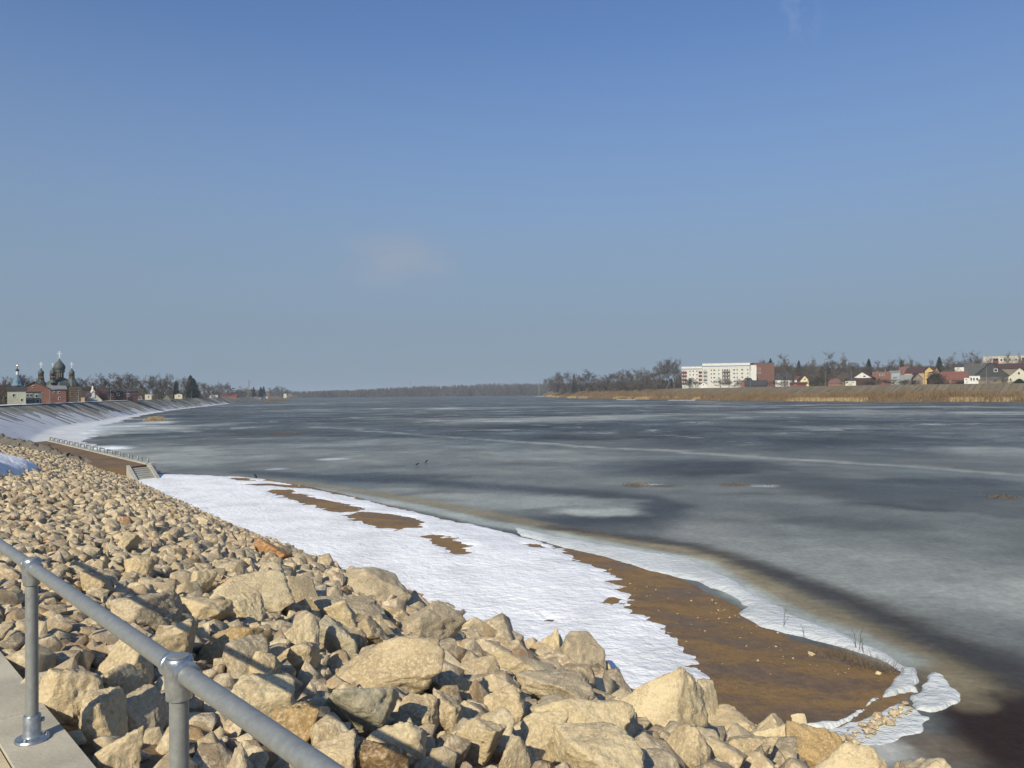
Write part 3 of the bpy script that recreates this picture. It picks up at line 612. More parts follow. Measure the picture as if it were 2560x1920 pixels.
# boulders one can point at: photo position (left, right, top, bottom), kind, label (None: an unremarkable stone of the slope)
BOULDERS = [
 (627, 722, 1350, 1402, 'orange', 'rusty orange angular slab at the upper edge of the snow'),
 (520, 715, 1440, 1520, 'pale', 'wide pale boulder lying left of the dark-faced block, near the middle of the slope'),
 (700, 796, 1440, 1524, 'tan', 'dark-faced squarish block right of the wide pale boulder'),
 (846, 1018, 1423, 1516, 'grey', 'large grey-brown boulder standing up against the snow, right of the dark-faced block'),
 (780, 945, 1480, 1555, 'grey', 'low flat grey boulder directly below the large grey-brown one'),
 (800, 886, 1496, 1562, 'pale', 'sunlit yellowish block leaning on the low flat grey boulder'),
 (985, 1056, 1472, 1524, 'orange', 'small orange-brown angular stone beside the large grey-brown boulder'),
 (972, 1158, 1516, 1614, 'grey', 'big flat-topped boulder with a white speck, below the orange-brown stone'),
 (890, 988, 1545, 1614, 'tan', 'rounded tan block left of the flat-topped boulder with a white speck'),
 (775, 886, 1540, 1626, 'green', 'pointed slanting slab with a dark greyish side, in mid slope'),
 (712, 792, 1542, 1626, 'pale', 'upright pale stone left of the pointed slanting slab'),
 (583, 656, 1486, 1550, 'pale', 'pale triangular stone standing below the wide pale boulder'),
 (790, 1090, 1600, 1718, 'tan', 'long ridge-shaped boulder stretching across the middle of the foreground slope'),
 (1015, 1098, 1648, 1724, 'tan', 'upright knobbly stone at the right end of the long ridge-shaped boulder'),
 (1203, 1394, 1612, 1702, 'pale', 'wide rough pale boulder left of the grey cube-shaped block'),
 (1390, 1516, 1586, 1704, 'grey', 'grey cube-shaped block with a dark right side beside the snow'),
 (1355, 1406, 1575, 1622, 'pale', None),
 (1138, 1260, 1652, 1714, 'tan', None),
 (1088, 1174, 1694, 1748, 'tan', None),
 (1276, 1488, 1698, 1760, 'grey', 'flat greyish boulder below the cube-shaped block'),
 (1212, 1308, 1718, 1796, 'tan', 'rounded stone left of the large pale yellow boulder'),
 (1336, 1578, 1742, 1860, 'pale', 'large pale yellow boulder with rough crown at the bottom centre-right'),
 (1296, 1418, 1800, 1874, 'pale', 'small rounded pale stone in front of the large pale yellow boulder'),
 (1390, 1605, 1836, 1935, 'pale', 'pale boulder with a reddish stain at the bottom edge'),
 (1550, 1766, 1672, 1862, 'pale', 'largest pale boulder, standing between snow and sand'),
 (1733, 1810, 1710, 1795, 'pale', None),
 (1728, 1896, 1786, 1878, 'tan', 'wide boulder in front of the sand, right of the largest boulder'),
 (1650, 1776, 1830, 1916, 'tan', 'smooth-faced tan block below the largest pale boulder'),
 (1804, 1944, 1838, 1925, 'tan', None),
 (1896, 2068, 1810, 1922, 'pale', 'steep pale boulder with a dark cleft side, at the foot of the sand bar'),
 (1976, 2112, 1810, 1888, 'ochre', 'smooth sandy-coloured slab behind the steep pale boulder'),
 (2058, 2260, 1858, 1930, 'pale', 'low pale boulder at the bottom edge beside the ice'),
 (2250, 2402, 1894, 1940, 'pale', 'rightmost boulder peeping over the bottom edge'),
 (1850, 1996, 1782, 1820, 'tan', None),
 (1498, 1580, 1752, 1858, 'pale', None),
 (903, 1056, 1804, 1878, 'pale', 'long pale stone half in the shadow of the rail'),
 (880, 1012, 1852, 1930, 'clod', 'crumbly dark brown clod at the bottom centre'),
 (1142, 1260, 1802, 1890, 'tan', 'flat cracked stone right of the brown clod'),
 (1246, 1325, 1848, 1930, 'tan', None),
 (790, 988, 1698, 1806, 'green', 'long grey-green slanting slab crossed by the rail shadow'),
 (988, 1092, 1740, 1800, 'tan', None),
 (1084, 1152, 1738, 1808, 'tan', 'small squarish block right of the grey-green slab'),
 (768, 870, 1800, 1870, 'tan', None),
 (772, 882, 1848, 1906, 'tan', 'flat stone just right of the near end of the rail'),
 (100, 242, 1660, 1774, 'tan', 'large pinkish-tan boulder just behind the first post'),
 (238, 352, 1664, 1742, 'tan', None),
 (197, 303, 1738, 1816, 'tan', None),
 (267, 401, 1729, 1795, 'grey', 'rough greyish stone below the rail, right of the pinkish-tan boulder'),
 (234, 340, 1826, 1898, 'tan', None),
 (210, 360, 1602, 1672, 'pale', 'pale yellow boulder above the pinkish-tan one'),
 (340, 478, 1554, 1632, 'tan', None),
 (563, 722, 1692, 1796, 'pale', 'white-flecked block just above the rail'),
 (686, 788, 1766, 1844, 'ochre', None),
 (600, 694, 1636, 1698, 'tan', None),
 (653, 792, 1600, 1664, 'tan', None),
 (484, 662, 1575, 1640, 'ochre', 'earthy yellow-brown boulder half shaded by the rail'),
 (558, 665, 1600, 1682, 'grey', None),
 (433, 572, 1490, 1546, 'tan', None),
 (279, 435, 1492, 1562, 'grey', None),
 (201, 271, 1424, 1480, 'tan', None),
 (311, 376, 1388, 1440, 'tan', None),
 (284, 344, 1331, 1378, 'pale', 'bright tall pale stone high on the slope above the rail'),
 (472, 535, 1424, 1484, 'pale', None),
 (540, 652, 1866, 1928, 'grey', None),
]
placed = []     # x, y, radius of everything on the slope
keepclear = []  # x, y, width, height of boulders that stand free to the front
def put_boulder(spec):
    x0, x1, y0, y1, kind, label = spec
    cx = (x0+x1)/2; c = on_slope(cx, y1*0.85+y0*0.15, 0.1); t, s = st(c); d = ray(cx, y1)
    if s > s_toe(t)-0.75:                                  # stands at the toe: step back along the line of sight
        k = 1.0
        for _ in range(200):
            k -= 0.005; p = c*k; t, s = st(p)
            if s < s_toe(t)-0.75: break
        c = CAM+ray(cx, y1)*(c[1]*k)
    Y = c[1]; w = (x1-x0)*Y/FPX
    base = float(slope_z(c[0], c[1])); top = at_y(cx, y0, Y)[2]; h = max(top-base+0.12, 0.4*w)
    V, F = rock_shape(rng, 4, int(rng.integers(9, 14)), 0.055)
    dep = rng.uniform(0.8, 1.05)*(w*0.5+h*0.5); yaw = -math.atan2(c[0], c[1])
    S = V*np.array([w*1.1, dep, h])
    me = mesh_np('boulder', S, F, BM[kind], False)
    o = link('boulder' if label else 'stone', me, None if label else dike, (c[0], c[1]+0.15*dep, base-0.12+h*0.5), yaw)
    if label: tag(o, label, 'boulder', 'boulders of the rock slope'); keepclear.append((c[0], c[1], w, h))
    placed.append((c[0], c[1], 0.5*min(w, dep)+0.1*w))
for b in BOULDERS: put_boulder(b)

# the rest: graded riprap thrown over the slope, large stones first
big, fine = {}, {}
def near_ok(x, y, r, k=0.74):
    i, j = int(x//2), int(y//2)
    for a in range(i-1, i+2):
        for b in range(j-1, j+2):
            for (u, v, q) in big.get((a, b), ()):
                if (u-x)**2+(v-y)**2 < (k*(r+q))**2: return False
    i, j = int(x//0.6), int(y//0.6)
    m = 1 if r < 0.3 else 2
    for a in range(i-m, i+m+1):
        for b in range(j-m, j+m+1):
            for (u, v, q) in fine.get((a, b), ()):
                if (u-x)**2+(v-y)**2 < (k*(r+q))**2: return False
    return True
def put(x, y, r):
    if r > 0.3: big.setdefault((int(x//2), int(y//2)), []).append((x, y, r))
    else: fine.setdefault((int(x//0.6), int(y//0.6)), []).append((x, y, r))
for x, y, r in placed: put(x, y, r)
def in_view(x, y): return y > 1.5 and -46 < math.degrees(math.atan2(x, y)) < 44
def too_big(x, y, size):                        # finer stone at the crest and far along, coarse armour near the toe
    t, s = st(np.array([x, y])); u = s/s_toe(t)
    lim = 0.27+0.36*smooth(0.10, 0.45, u)+0.62*smooth(0.50, 0.88, u)*(1-smooth(16, 34, t))
    lim = min(lim, 0.34+0.3*(1-smooth(0.7, 0.95, u))) if t > 34 else lim
    lim *= 1-0.12*smooth(6, 16, t)
    return size > lim
KC = np.array(keepclear); KD = -KC[:, :2]/np.linalg.norm(KC[:, :2], axis=1)[:, None]
def hides(x, y, sz):                             # a stone leaning on the front of a named boulder stays small
    w = np.array([x, y])-KC[:, :2]; f = (w*KD).sum(1); l = np.abs(w[:, 0]*KD[:, 1]-w[:, 1]*KD[:, 0])
    return bool(((f > 0) & (f < 0.5*KC[:, 2]+1.6*sz+0.3) & (l < 0.5*KC[:, 2]) & (sz > 0.4*KC[:, 3])).any())
stones = []
for size, tries in ((1.45, 300), (1.05, 1500), (0.78, 4000), (0.58, 9000), (0.43, 26000), (0.31, 40000), (0.22, 34000), (0.15, 22000)):
    tv = rng.uniform(-11, 88, tries) if size > 0.3 else rng.uniform(-8, 40, tries) if size > 0.2 else rng.uniform(-6, 16, tries)
    sv = rng.uniform(0.004, 1.03, tries)*s_toe(tv); pw = wp(0, 0)
    pts = E0+tv[:, None]*DT+sv[:, None]*DS
    for (x, y), t in zip(pts, tv):
        sz = size*rng.uniform(0.82, 1.2)
        if not in_view(x, y) or (size > 0.25 and too_big(x, y, sz)) or not near_ok(x, y, sz*0.5) or hides(x, y, sz): continue
        put(x, y, sz*0.5); stones.append((x, y, sz))
for _ in range(2600):                            # small stuff packed against the coping
    t, s = rng.uniform(-5, 14), rng.uniform(0.04, 1.6); x, y = E0+t*DT+s*DS; sz = rng.uniform(0.09, 0.2)
    if in_view(x, y) and near_ok(x, y, sz*0.5, 0.7): put(x, y, sz*0.5); stones.append((x, y, sz))
stones = np.array(stones)
Yv = np.hypot(stones[:, 0], stones[:, 1]); order = np.argsort(-stones[:, 2]/Yv)
bank = {1: [rock_shape(rng, 1, 12) for _ in range(40)], 2: [rock_shape(rng, 2, 12, 0.05) for _ in range(36)]}
shared = []
for k in range(22):
    V, F = rock_shape(rng, 3, 9+k % 5, 0.042); shared.append(mesh_np('stone', V, F, M_rock, False))
def pose(rng):
    e = rng.uniform(-0.6, 0.6, 2); z = rng.uniform(0, 6.283)
    return e[0], e[1], z
RV, RF, RR, nb = [], [], [], 0
for rank, k in enumerate(order):
    x, y, sz = stones[k]; dims = np.array([sz*rng.uniform(0.95, 1.3), sz*rng.uniform(0.75, 1.0), sz*rng.uniform(0.6, 1.05)])
    ex, ey, ez = pose(rng); z = float(slope_z(x, y))+dims[2]*0.20
    if rank < 262:
        o = link('stone', shared[rank % len(shared)], dike); o.location = (x, y, z); o.rotation_euler = (ex, ey, ez); o.scale = dims
    else:
        lod = 2 if sz/math.hypot(x, y) > 0.010 else 1
        V, F = bank[lod][rng.integers(len(bank[lod]))]
        Rm = np.array(Matrix.Rotation(ez, 3, 'Z') @ Matrix.Rotation(ey, 3, 'Y') @ Matrix.Rotation(ex, 3, 'X'))
        RV.append((V*dims)@Rm.T+np.array([x, y, z])); RF.append(F+nb); RR.append(np.full(len(V), rng.uniform(0, 1))); nb += len(V)
me = mesh_np('rubble', np.concatenate(RV), np.concatenate(RF), M_rubble, False, {'rnd': np.concatenate(RR)})
stuff(link('rubble', me, dike))
print('stones', len(stones), 'rubble tris', len(me.polygons))

# ================================================================== RAILING
RH = 0.8075                                            # rail axis above the coping
rail_root = thing('railing', 'galvanised steel tube railing along the concrete coping in the foreground', 'railing', (0, 0, 0))
SR = float(st(np.array([-2.2622, 3.6173]))[1]); T1 = float(st(np.array([-2.2622, 3.6173]))[0])
SPAN = 1.8854; RT = 0.0268
posts = [T1+SPAN*k for k in range(-2, 4)]
def rp(t, z): p = wp(t, SR); return (p[0], p[1], 6.4+z)
MB().tube([rp(posts[0]-0.4, RH), rp(posts[-1]+0.4, RH)], RT, 32).build('rail', M_galv, rail_root, True)
for t in posts:
    MB().tube([rp(t, 0.02), rp(t, RH-0.03)], RT, 28).build('post', M_galv, rail_root, True)
    base = wp(t, SR)
    m = MB().lathe([(0.072, 0.0), (0.074, 0.006), (0.070, 0.014), (0.042, 0.020), (0.0375, 0.030), (0.0375, 0.112), (0.035, 0.118), (0.0285, 0.119)], 32, (0, 0, 0))
    fl = m.build('base_flange', M_fit, rail_root, True, (base[0], base[1], 6.4))
    for a in (0.6, 2.7, 4.8):
        MB().lathe([(0.009, 0.012), (0.009, 0.024), (0.006, 0.027)], 6, (0.058*math.cos(a), 0.058*math.sin(a), 0)).build('bolt', M_fit, fl)
    q = Vector((DS[0], DS[1], 0))
    MB().tube([q*0.038+Vector((0, 0, 0.085)), q*0.050+Vector((0, 0, 0.085))], [0.011, 0.010], 10).build('set_screw', M_fit, fl, True)
    # tee fitting: sleeve on the rail, socket on the post, flat cap on top
    ax = Vector((DT[0], DT[1], 0)); m = MB()
    m.tube([ax*-0.068, ax*-0.066, ax*-0.048, ax*-0.046, ax*0.046, ax*0.048, ax*0.066, ax*0.068], [0.032, 0.0365, 0.0365, 0.0345, 0.0345, 0.0365, 0.0365, 0.032], 32)
    m.lathe([(0.0315, -0.085), (0.036, -0.082), (0.036, -0.066), (0.0385, -0.055), (0.0395, 0.0), (0.0395, 0.027), (0.037, 0.036), (0.033, 0.039)], 32)
    fit = m.build('tee_fitting', M_fit, rail_root, True, rp(t, RH))
    MB().lathe([(0.030, 0.0385), (0.030, 0.041), (0.0275, 0.0425), (0.001, 0.0425)], 32).build('cap', M_galv, fit, True)
    for k in (-1, 1):
        c = ax*0.057*k+q*0.036+Vector((0, 0, -0.014)); MB().tube([c, c+q*0.010], [0.010, 0.009], 10).build('set_screw', M_fit, fit, True)
# ================================================================== QUAY, STAIRS
def poly_slab(name, poly, z0, z1, mat, parent=None):
    poly = [tuple(p[:2]) for p in poly]; n = len(poly); m = MB()
    tri = tessellate_polygon([[Vector((x, y, 0)) for x, y in poly]])
    m.add([(x, y, z1) for x, y in poly]+[(x, y, z0) for x, y in poly], [tuple(t) for t in tri]+[((i+1) % n, i, i+n, (i+1) % n+n) for i in range(n)])
    o = m.build(name, mat, parent)
    import bmesh
    b = bmesh.new(); b.from_mesh(o.data); bmesh.ops.recalc_face_normals(b, faces=b.faces); b.to_mesh(o.data); b.free()
    return o
QZ = 1.3
q = lambda px, py, z=QZ: on_z(px, py, z)
M_gravel = NT('brown_gravel'); _p = M_gravel.pos(); _n1 = M_gravel.noise(0.35, 5, 0.6, _p); _n2 = M_gravel.noise(14, 4, 0.7, _p)
M_gravel = M_gravel.set(color=M_gravel.ramp(_n1.outputs[0], [(0.35, (0.135, 0.092, 0.058)), (0.65, (0.20, 0.135, 0.085))]).outputs[0], rough=0.95, spec=0.15, normal=M_gravel.bump(_n2.outputs[0], 0.5, 0.05))
QUAY = [q(372, 1160.5), q(122, 1101.5), q(86, 1106), q(60, 1112), q(30, 1180), q(324, 1168)]
struct(poly_slab('quay', QUAY, -0.4, QZ, M_gravel))
ra, rb = q(374, 1161), q(120, 1101.5); dr = (rb-ra)/np.linalg.norm(rb-ra); nr = np.array([-dr[1], dr[0], 0])
if nr[0] > 0: nr = -nr                                   # landward
edge = MB(); p0, p1 = ra+nr*-0.35, rb+nr*-0.35
edge.add([(*(p0+nr*w)[:2], z) for z in (-0.3, QZ+0.12) for w in (0, 0.7)]+[(*(p1+nr*w)[:2], z) for z in (-0.3, QZ+0.12) for w in (0, 0.7)],
         [(0, 1, 3, 2), (6, 7, 5, 4), (0, 4, 5, 1), (2, 3, 7, 6), (1, 5, 7, 3), (4, 0, 2, 6)])
edge.build('quay_edge', M_conc_pale, None); tag(bpy.data.objects['quay_edge'], 'pale concrete edge beam running along the river side of the quay', 'kerb')
ML, MH = 2.35, 0.46
proto = None; LR = float(np.linalg.norm(rb-ra))
for k in range(15):
    c = ra+dr*(1.7+k*(LR-4)/14.2)
    if proto is None:
        pts = [(-ML/2, 0, 0)]+[(-ML/2+0.16-0.16*math.cos(a), 0, MH-0.16+0.16*math.sin(a)) for a in np.linspace(0, math.pi/2, 5)]
        pts += [(-x, y, z) for x, y, z in reversed(pts)]
        proto = thing('mooring_rail', 'x', 'rail', (0, 0, 0)); MB().tube(pts, 0.085, 10).build('hoop', M_galv, proto, True)
        MB().box(-ML/2-0.16, -ML/2+0.16, -0.16, 0.16, -0.01, 0.03).build('foot_plate', M_galv, proto); MB().box(ML/2-0.16, ML/2+0.16, -0.16, 0.16, -0.01, 0.03).build('foot_plate', M_galv, proto)
        o = proto
    else: o = copy_tree(proto)
    o.location = (c[0], c[1], QZ+0.12); o.rotation_euler = (0, 0, math.atan2(dr[1], dr[0]))
    tag(o, f'low steel mooring hoop on the quay edge, {ORD[k]} from the stairs', 'rail', 'mooring hoops along the quay')
# stairs
A_, C_ = q(368, 1164.5), q(325, 1168.5); B_ = on_z(391, 1200, 0.25); D_ = B_+(C_-A_)*1.02
stairs = thing('concrete_stairs', 'short concrete stairs with side walls leading from the quay down to the snow', 'stairs')
NS = 7
for k in range(NS):
    f0, f1 = k/NS, (k+1)/NS; zt = QZ-0.03-(QZ-0.25)*(k+0.4)/NS
    c = [A_+(B_-A_)*f0, A_+(B_-A_)*(f1+0.02), C_+(D_-C_)*(f1+0.02), C_+(D_-C_)*f0]
    MB().add([(*p[:2], -0.3) for p in c]+[(*p[:2], zt) for p in c], [(3, 2, 1, 0), (4, 5, 6, 7), (0, 1, 5, 4), (1, 2, 6, 5), (2, 3, 7, 6), (3, 0, 4, 7)]).build('step', M_conc_pale, stairs)
wv = (A_-C_)/np.linalg.norm(A_-C_)
for X0, X1, sg in ((A_, B_, 1), (C_, D_, -1)):
    X1 = X1+(X1-X0)*0.08; a0, a1 = X0+wv*0.02*sg, X1+wv*0.02*sg; b0, b1 = a0+wv*0.34*sg, a1+wv*0.34*sg
    MB().add([(*a0[:2], -0.3), (*a1[:2], -0.3), (*b1[:2], -0.3), (*b0[:2], -0.3), (*a0[:2], QZ+0.22), (*a1[:2], 0.36), (*b1[:2], 0.36), (*b0[:2], QZ+0.22)],
             [(3, 2, 1, 0), (4, 5, 6, 7), (0, 1, 5, 4), (1, 2, 6, 5), (2, 3, 7, 6), (3, 0, 4, 7)]).build('side_wall', M_conc_pale, stairs)
e0 = A_+wv*0.40; f0 = e0+wv*0.55
poly_slab('end_block', [e0, f0, f0+(A_-B_)*0.2, e0+(A_-B_)*0.2], -0.3, QZ+0.22, M_conc_pale, stairs)
# rubble bank behind the quay ramp, its cast shade put into the dark colour
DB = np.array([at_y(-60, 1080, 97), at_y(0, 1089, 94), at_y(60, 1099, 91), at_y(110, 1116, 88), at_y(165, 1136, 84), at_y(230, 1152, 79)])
M_shaderock = boulder_material('shade_toned_rubble', (0.055, 0.058, 0.062))
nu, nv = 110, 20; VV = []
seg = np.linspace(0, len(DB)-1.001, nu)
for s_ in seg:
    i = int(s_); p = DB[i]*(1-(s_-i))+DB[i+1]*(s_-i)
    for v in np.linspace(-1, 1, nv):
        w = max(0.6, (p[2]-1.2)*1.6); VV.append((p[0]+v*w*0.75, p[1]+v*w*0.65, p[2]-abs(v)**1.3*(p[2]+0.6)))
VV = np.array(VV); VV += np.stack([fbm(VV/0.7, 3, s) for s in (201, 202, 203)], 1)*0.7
tag(link('shade_toned_bank', grid_mesh('shade_toned_bank', VV, nu, nv, M_shaderock, False)), 'rubble bank sloping down to the quay at the far left, shade put into its dark colour', 'bank')
# snow patch on the slope, left edge
cP = on_slope(-26, 1152, 0.3); gx = np.linspace(-1, 1, 46); GX, GY = np.meshgrid(gx, gx, indexing='ij'); r_ = np.sqrt(GX**2+GY**2)
pp = cP[:2]+GX.reshape(-1, 1)*np.array([3.0, -0.8])+GY.reshape(-1, 1)*np.array([-6.5, 13.0])
zz = slope_z(pp[:, 0], pp[:, 1])+0.62-(1.3*r_.ravel()**4)+0.35*fbm(pp/2.5, 4, 33)
stuff(link('snow_patch', grid_mesh('snow_patch', np.column_stack([pp, zz]), 46, 46, M_snow, True)), 'bluish snow patch among the rocks at the left edge', 'snow')

# ================================================================== BANKS
def resample(line, step):
    line = np.asarray(line, float); d = np.r_[0, np.cumsum(np.linalg.norm(np.diff(line, axis=0), axis=1))]
    n = int(d[-1]/step)+1; s = np.linspace(0, d[-1], n)
    return np.stack([np.interp(s, d, line[:, k]) for k in range(2)], 1)
def chaikin(line, n=2):
    line = np.asarray(line, float)
    for _ in range(n):
        a = line[:-1]*0.75+line[1:]*0.25; b = line[:-1]*0.25+line[1:]*0.75
        line = np.concatenate([line[:1], np.stack([a, b], 1).reshape(-1, 2), line[-1:]])
    return line
def normals(line, side):
    t = np.gradient(line, axis=0); t /= np.linalg.norm(t, axis=1)[:, None]
    return np.stack([t[:, 1], -t[:, 0]], 1)*side         # side=+1: to the right of travel
def sweep(line, nrm, prof, noise=0.0, seed=1):
    V = np.concatenate([np.column_stack([line+nrm*o, np.full(len(line), z)])[:, None, :] for o, z in prof], 1).reshape(-1, 3)
    if noise: V[:, 2] += noise*fbm(V[:, :2]/4.0, 4, seed)
    return V
def slabs(parent, line, nrm, o0, z0, o1, z1, width, gap, mats, i0, i1, wob=0.25):
    L = resample(line, width); N = normals(L, 1)
    if (N[0]@nrm[0]) < 0: N = -N
    r = random.Random(3)
    for k in range(i0, min(i1, len(L)-1)):
        a, b = L[k], L[k+1]; g = gap/width; a2 = a+(b-a)*g*0.5; b2 = b-(b-a)*g*0.5
        oa = o1+r.uniform(-wob, wob); sk = 1.1
        lift = r.uniform(0.05, 0.14); m = MB()
        tv = (b-a)/np.linalg.norm(b-a)*sk
        m.add([(*(a2+N[k]*o0), z0+lift), (*(b2+N[k+1]*o0), z0+lift), (*(b2+N[k+1]*oa+tv), z1+lift), (*(a2+N[k]*oa+tv), z1+lift),
               (*(a2+N[k]*o0), z0-0.2), (*(b2+N[k+1]*o0), z0-0.2), (*(b2+N[k+1]*oa+tv), z1-0.2), (*(a2+N[k]*oa+tv), z1-0.2)],
              [(0, 3, 2, 1), (4, 5, 6, 7), (0, 1, 5, 4), (1, 2, 6, 5), (2, 3, 7, 6), (3, 0, 4, 7)])
        m.build('slab', r.choice(mats), parent)
# left bank
LC = chaikin([(-86, 112), (-112, 158), (-134, 203), (-144, 240), (-163, 290), (-190, 368), (-226, 490), (-292, 740), (-385, 1120), (-500, 1650), (-620, 2300)])
LC = resample(LC, 6.0); LN = normals(LC, 1)
LP = [(14.5, -0.5), (12.5, 0.15), (0, 6.0), (-0.5, 6.05), (-4.5, 6.05), (-13, 4.4), (-40, 4.4), (-700, 5.0)]
left_dike = struct(link('left_bank', grid_mesh('left_bank', sweep(LC, LN, LP), len(LC), len(LP), M_grass, True)))
M_slabs = [concrete_material('grey_slab_%s' % n, c, 0.5) for n, c in (('a', (0.215, 0.21, 0.185)), ('b', (0.265, 0.26, 0.235)), ('c', (0.17, 0.165, 0.148)))]
slabs(left_dike, LC, LN, 0.0, 6.0, 12.6, 0.1, 3.2, 1.0, M_slabs, 16, 215)
slabs(left_dike, LC, LN, 0.0, 6.0, 12.6, 0.1, 12.0, 2.0, M_slabs, 58, 128)
strip_v = sweep(LC, LN, [(0.35, 6.14), (-0.9, 6.22), (-4.0, 6.18)])
stuff(link('snow_on_crest', grid_mesh('snow_on_crest', strip_v[:3*60], 60, 3, M_snow, True)), 'thin line of snow along the crest of the left concrete bank', 'snow')
# snow lying on the foot of the concrete slope and on the ice before it
La = resample(LC, 1.6)[:440]; Na = normals(La, 1); uu = np.linspace(0, 1, 46)
arc = np.arange(len(La))*1.6
amt = np.interp(arc, [0, 85, 110, 145, 195, 280, 400, 700], [0.5, 0.40, 0.34, 0.16, 0.02, -0.03, -0.06, -0.10])      # how far up the slope it reaches
PO, ZO = [], []
for u in uu:
    o = 30-27*u; p = La+Na*o[None] if hasattr(o, '__len__') else La+Na*o
    zs = np.interp(o, [0, 12.5, 14.5, 40], [6.1, 0.25, 0.0, 0.0])
    h = 0.30*(amt+0.1+0.35*fbm(p/5.0, 4, 111)-((12.5-o)/12.5).clip(0)*1.0-0.0) if o < 12.5 else 0.30*(amt+0.1+0.35*fbm(p/5.0, 4, 111)-max(0, (o-16)/10))
    PO.append(p); ZO.append(zs+np.clip(h, -0.3, 0.28))
PO = np.stack(PO, 1).reshape(-1, 2); ZO = np.stack(ZO, 1).ravel()
stuff(link('bank_snow', grid_mesh('bank_snow', np.column_stack([PO, ZO]), len(La), len(uu), M_oldsnow, True)), 'old snow heaped along the foot of the left concrete bank', 'snow')
# right bank: reeds at the ice, then a high dike
RB = chaikin([(640, 190), (430, 300), (282, 421), (208, 487), (144, 690), (92, 930), (67, 1090), (62, 1400), (64, 1850), (120, 2300)])
RB = resample(RB, 6.0); RNn = normals(RB, 1)
RP = [(-3, -0.5), (0, 0.12), (6, 0.9), (18, 3.2), (24, 4.2), (37, 10.5), (42, 10.6), (48, 9.0), (70, 9.0)]
right_dike = struct(link('right_bank', grid_mesh('right_bank', sweep(RB, RNn, RP, 0.15, 9), len(RB), len(RP), M_grass, True)))
M_slabs2 = [grass_material('overgrown_slab_%s' % n, *c, 0.5) for n, c in (('a', ((0.15, 0.125, 0.085), (0.185, 0.155, 0.11), (0.22, 0.185, 0.13))), ('b', ((0.125, 0.105, 0.072), (0.165, 0.138, 0.095), (0.20, 0.17, 0.12))), ('c', ((0.16, 0.135, 0.095), (0.195, 0.165, 0.118), (0.23, 0.195, 0.14))))]
slabs(right_dike, RB, RNn, 36.6, 10.38, 24.5, 4.6, 3.6, 0.9, M_slabs2, 78, 225, 1.8)
inner = RB+RNn*66
keep = [0]+[i for i in range(0, len(inner), 6)]
landR = [tuple(p) for p in inner[::6]]+[(260, 2300), (2600, 2300), (3200, 190), (700, 130)]
struct(poly_slab('right_land', landR, 3.0, 8.92, M_darkgrass))
# far land closing the river
nx, ny = 90, 14
fx = np.linspace(-2600, 3200, nx); fy = np.linspace(0, 1, ny); FX, FY = np.meshgrid(fx, fy, indexing='ij')
YY = 2050+FY*1900+40*np.sin(FX/260.0); ZZ = -0.6+1.6*smooth(0, 0.02, FY)+(6+10*smooth(-900, 300, FX))*smooth(0.02, 0.5, FY)+4*fbm(np.stack([FX/300, FY*3], -1), 3, 5)*smooth(0.03, 0.3, FY)
struct(link('far_land', grid_mesh('far_land', np.stack([FX.ravel(), YY.ravel(), ZZ.ravel()], 1), nx, ny, M_darkgrass, True)))
# white shore lines far off
def shore_snow(name, pts, wid, label):
    L = np.array([on_z(px, py, 0.0)[:2] for px, py in pts]); L = resample(L, max(2.0, np.linalg.norm(L[-1]-L[0])/80)); N = normals(L, 1); w = wid*(0.6+0.8*np.abs(fbm(L/15, 3, len(pts)+7)))
    V = np.concatenate([np.column_stack([L-N*w[:, None], np.full(len(L), 0.03)]), np.column_stack([L, np.full(len(L), 0.30)]), np.column_stack([L+N*w[:, None], np.full(len(L), 0.03)])]).reshape(3, -1, 3).transpose(1, 0, 2).reshape(-1, 3)
    stuff(link(name, grid_mesh(name, V, len(L), 3, M_snow, True)), label, 'snow')
shore_snow('shore_snow', [(2300, 1004.5), (2395, 1004.6)], 2.5, 'white snow line at the foot of the right-hand reeds, below the red roof')
shore_snow('shore_snow', [(1672, 1001), (1740, 1001)], 3.5, 'white snow line before the pale reeds near the apartment block')
shore_snow('shore_snow', [(1545, 999.6), (1592, 1000)], 3, 'short white snow line at the foot of the middle reeds')
shore_snow('shore_snow', [(1345, 991.4), (1392, 991.6)], 14, 'white snow line at the tip of the far reed spit')
shore_snow('shore_snow', [(1180, 988.0), (1260, 987.2), (1344, 986.3)], 45, 'long white snow line before the distant forest')
shore_snow('shore_snow', [(780, 993), (860, 992), (960, 991)], 30, 'white snow line where the left bank ends in the distance')

# ================================================================== PLANTS
def blades(name, P, Z, H, Wd, mat, parent=None, lean=0.18, seed=1):
    r = np.random.default_rng(seed); n = len(P); yaw = r.uniform(0, np.pi, n); lx, ly = r.normal(0, lean, (2, n))
    dx, dy = np.cos(yaw)*Wd/2, np.sin(yaw)*Wd/2
    b0 = np.stack([P[:, 0]-dx, P[:, 1]-dy, Z], 1); b1 = np.stack([P[:, 0]+dx, P[:, 1]+dy, Z], 1)
    t0 = np.stack([P[:, 0]+lx*H-dx*0.35, P[:, 1]+ly*H-dy*0.35, Z+H], 1); t1 = np.stack([P[:, 0]+lx*H+dx*0.35, P[:, 1]+ly*H+dy*0.35, Z+H], 1)
    V = np.stack([b0, b1, t1, t0], 1).reshape(-1, 3); F = np.arange(4*n).reshape(-1, 4)
    return link(name, mesh_np(name, V, F, mat), parent)
def belt(n, o0, o1, a0, a1, seed):
    r = np.random.default_rng(seed); i = r.uniform(a0, a1, n); k = i.astype(int).clip(0, len(RB)-2); f = (i-k)[:, None]
    o = r.uniform(o0, o1, n)**1.0; p = RB[k]*(1-f)+RB[k+1]*f+(RNn[k]*(1-f)+RNn[k+1]*f)*o[:, None]
    z = np.interp(o, [c[0] for c in RP], [c[1] for c in RP]); return p, z, o
iN = len(RB)
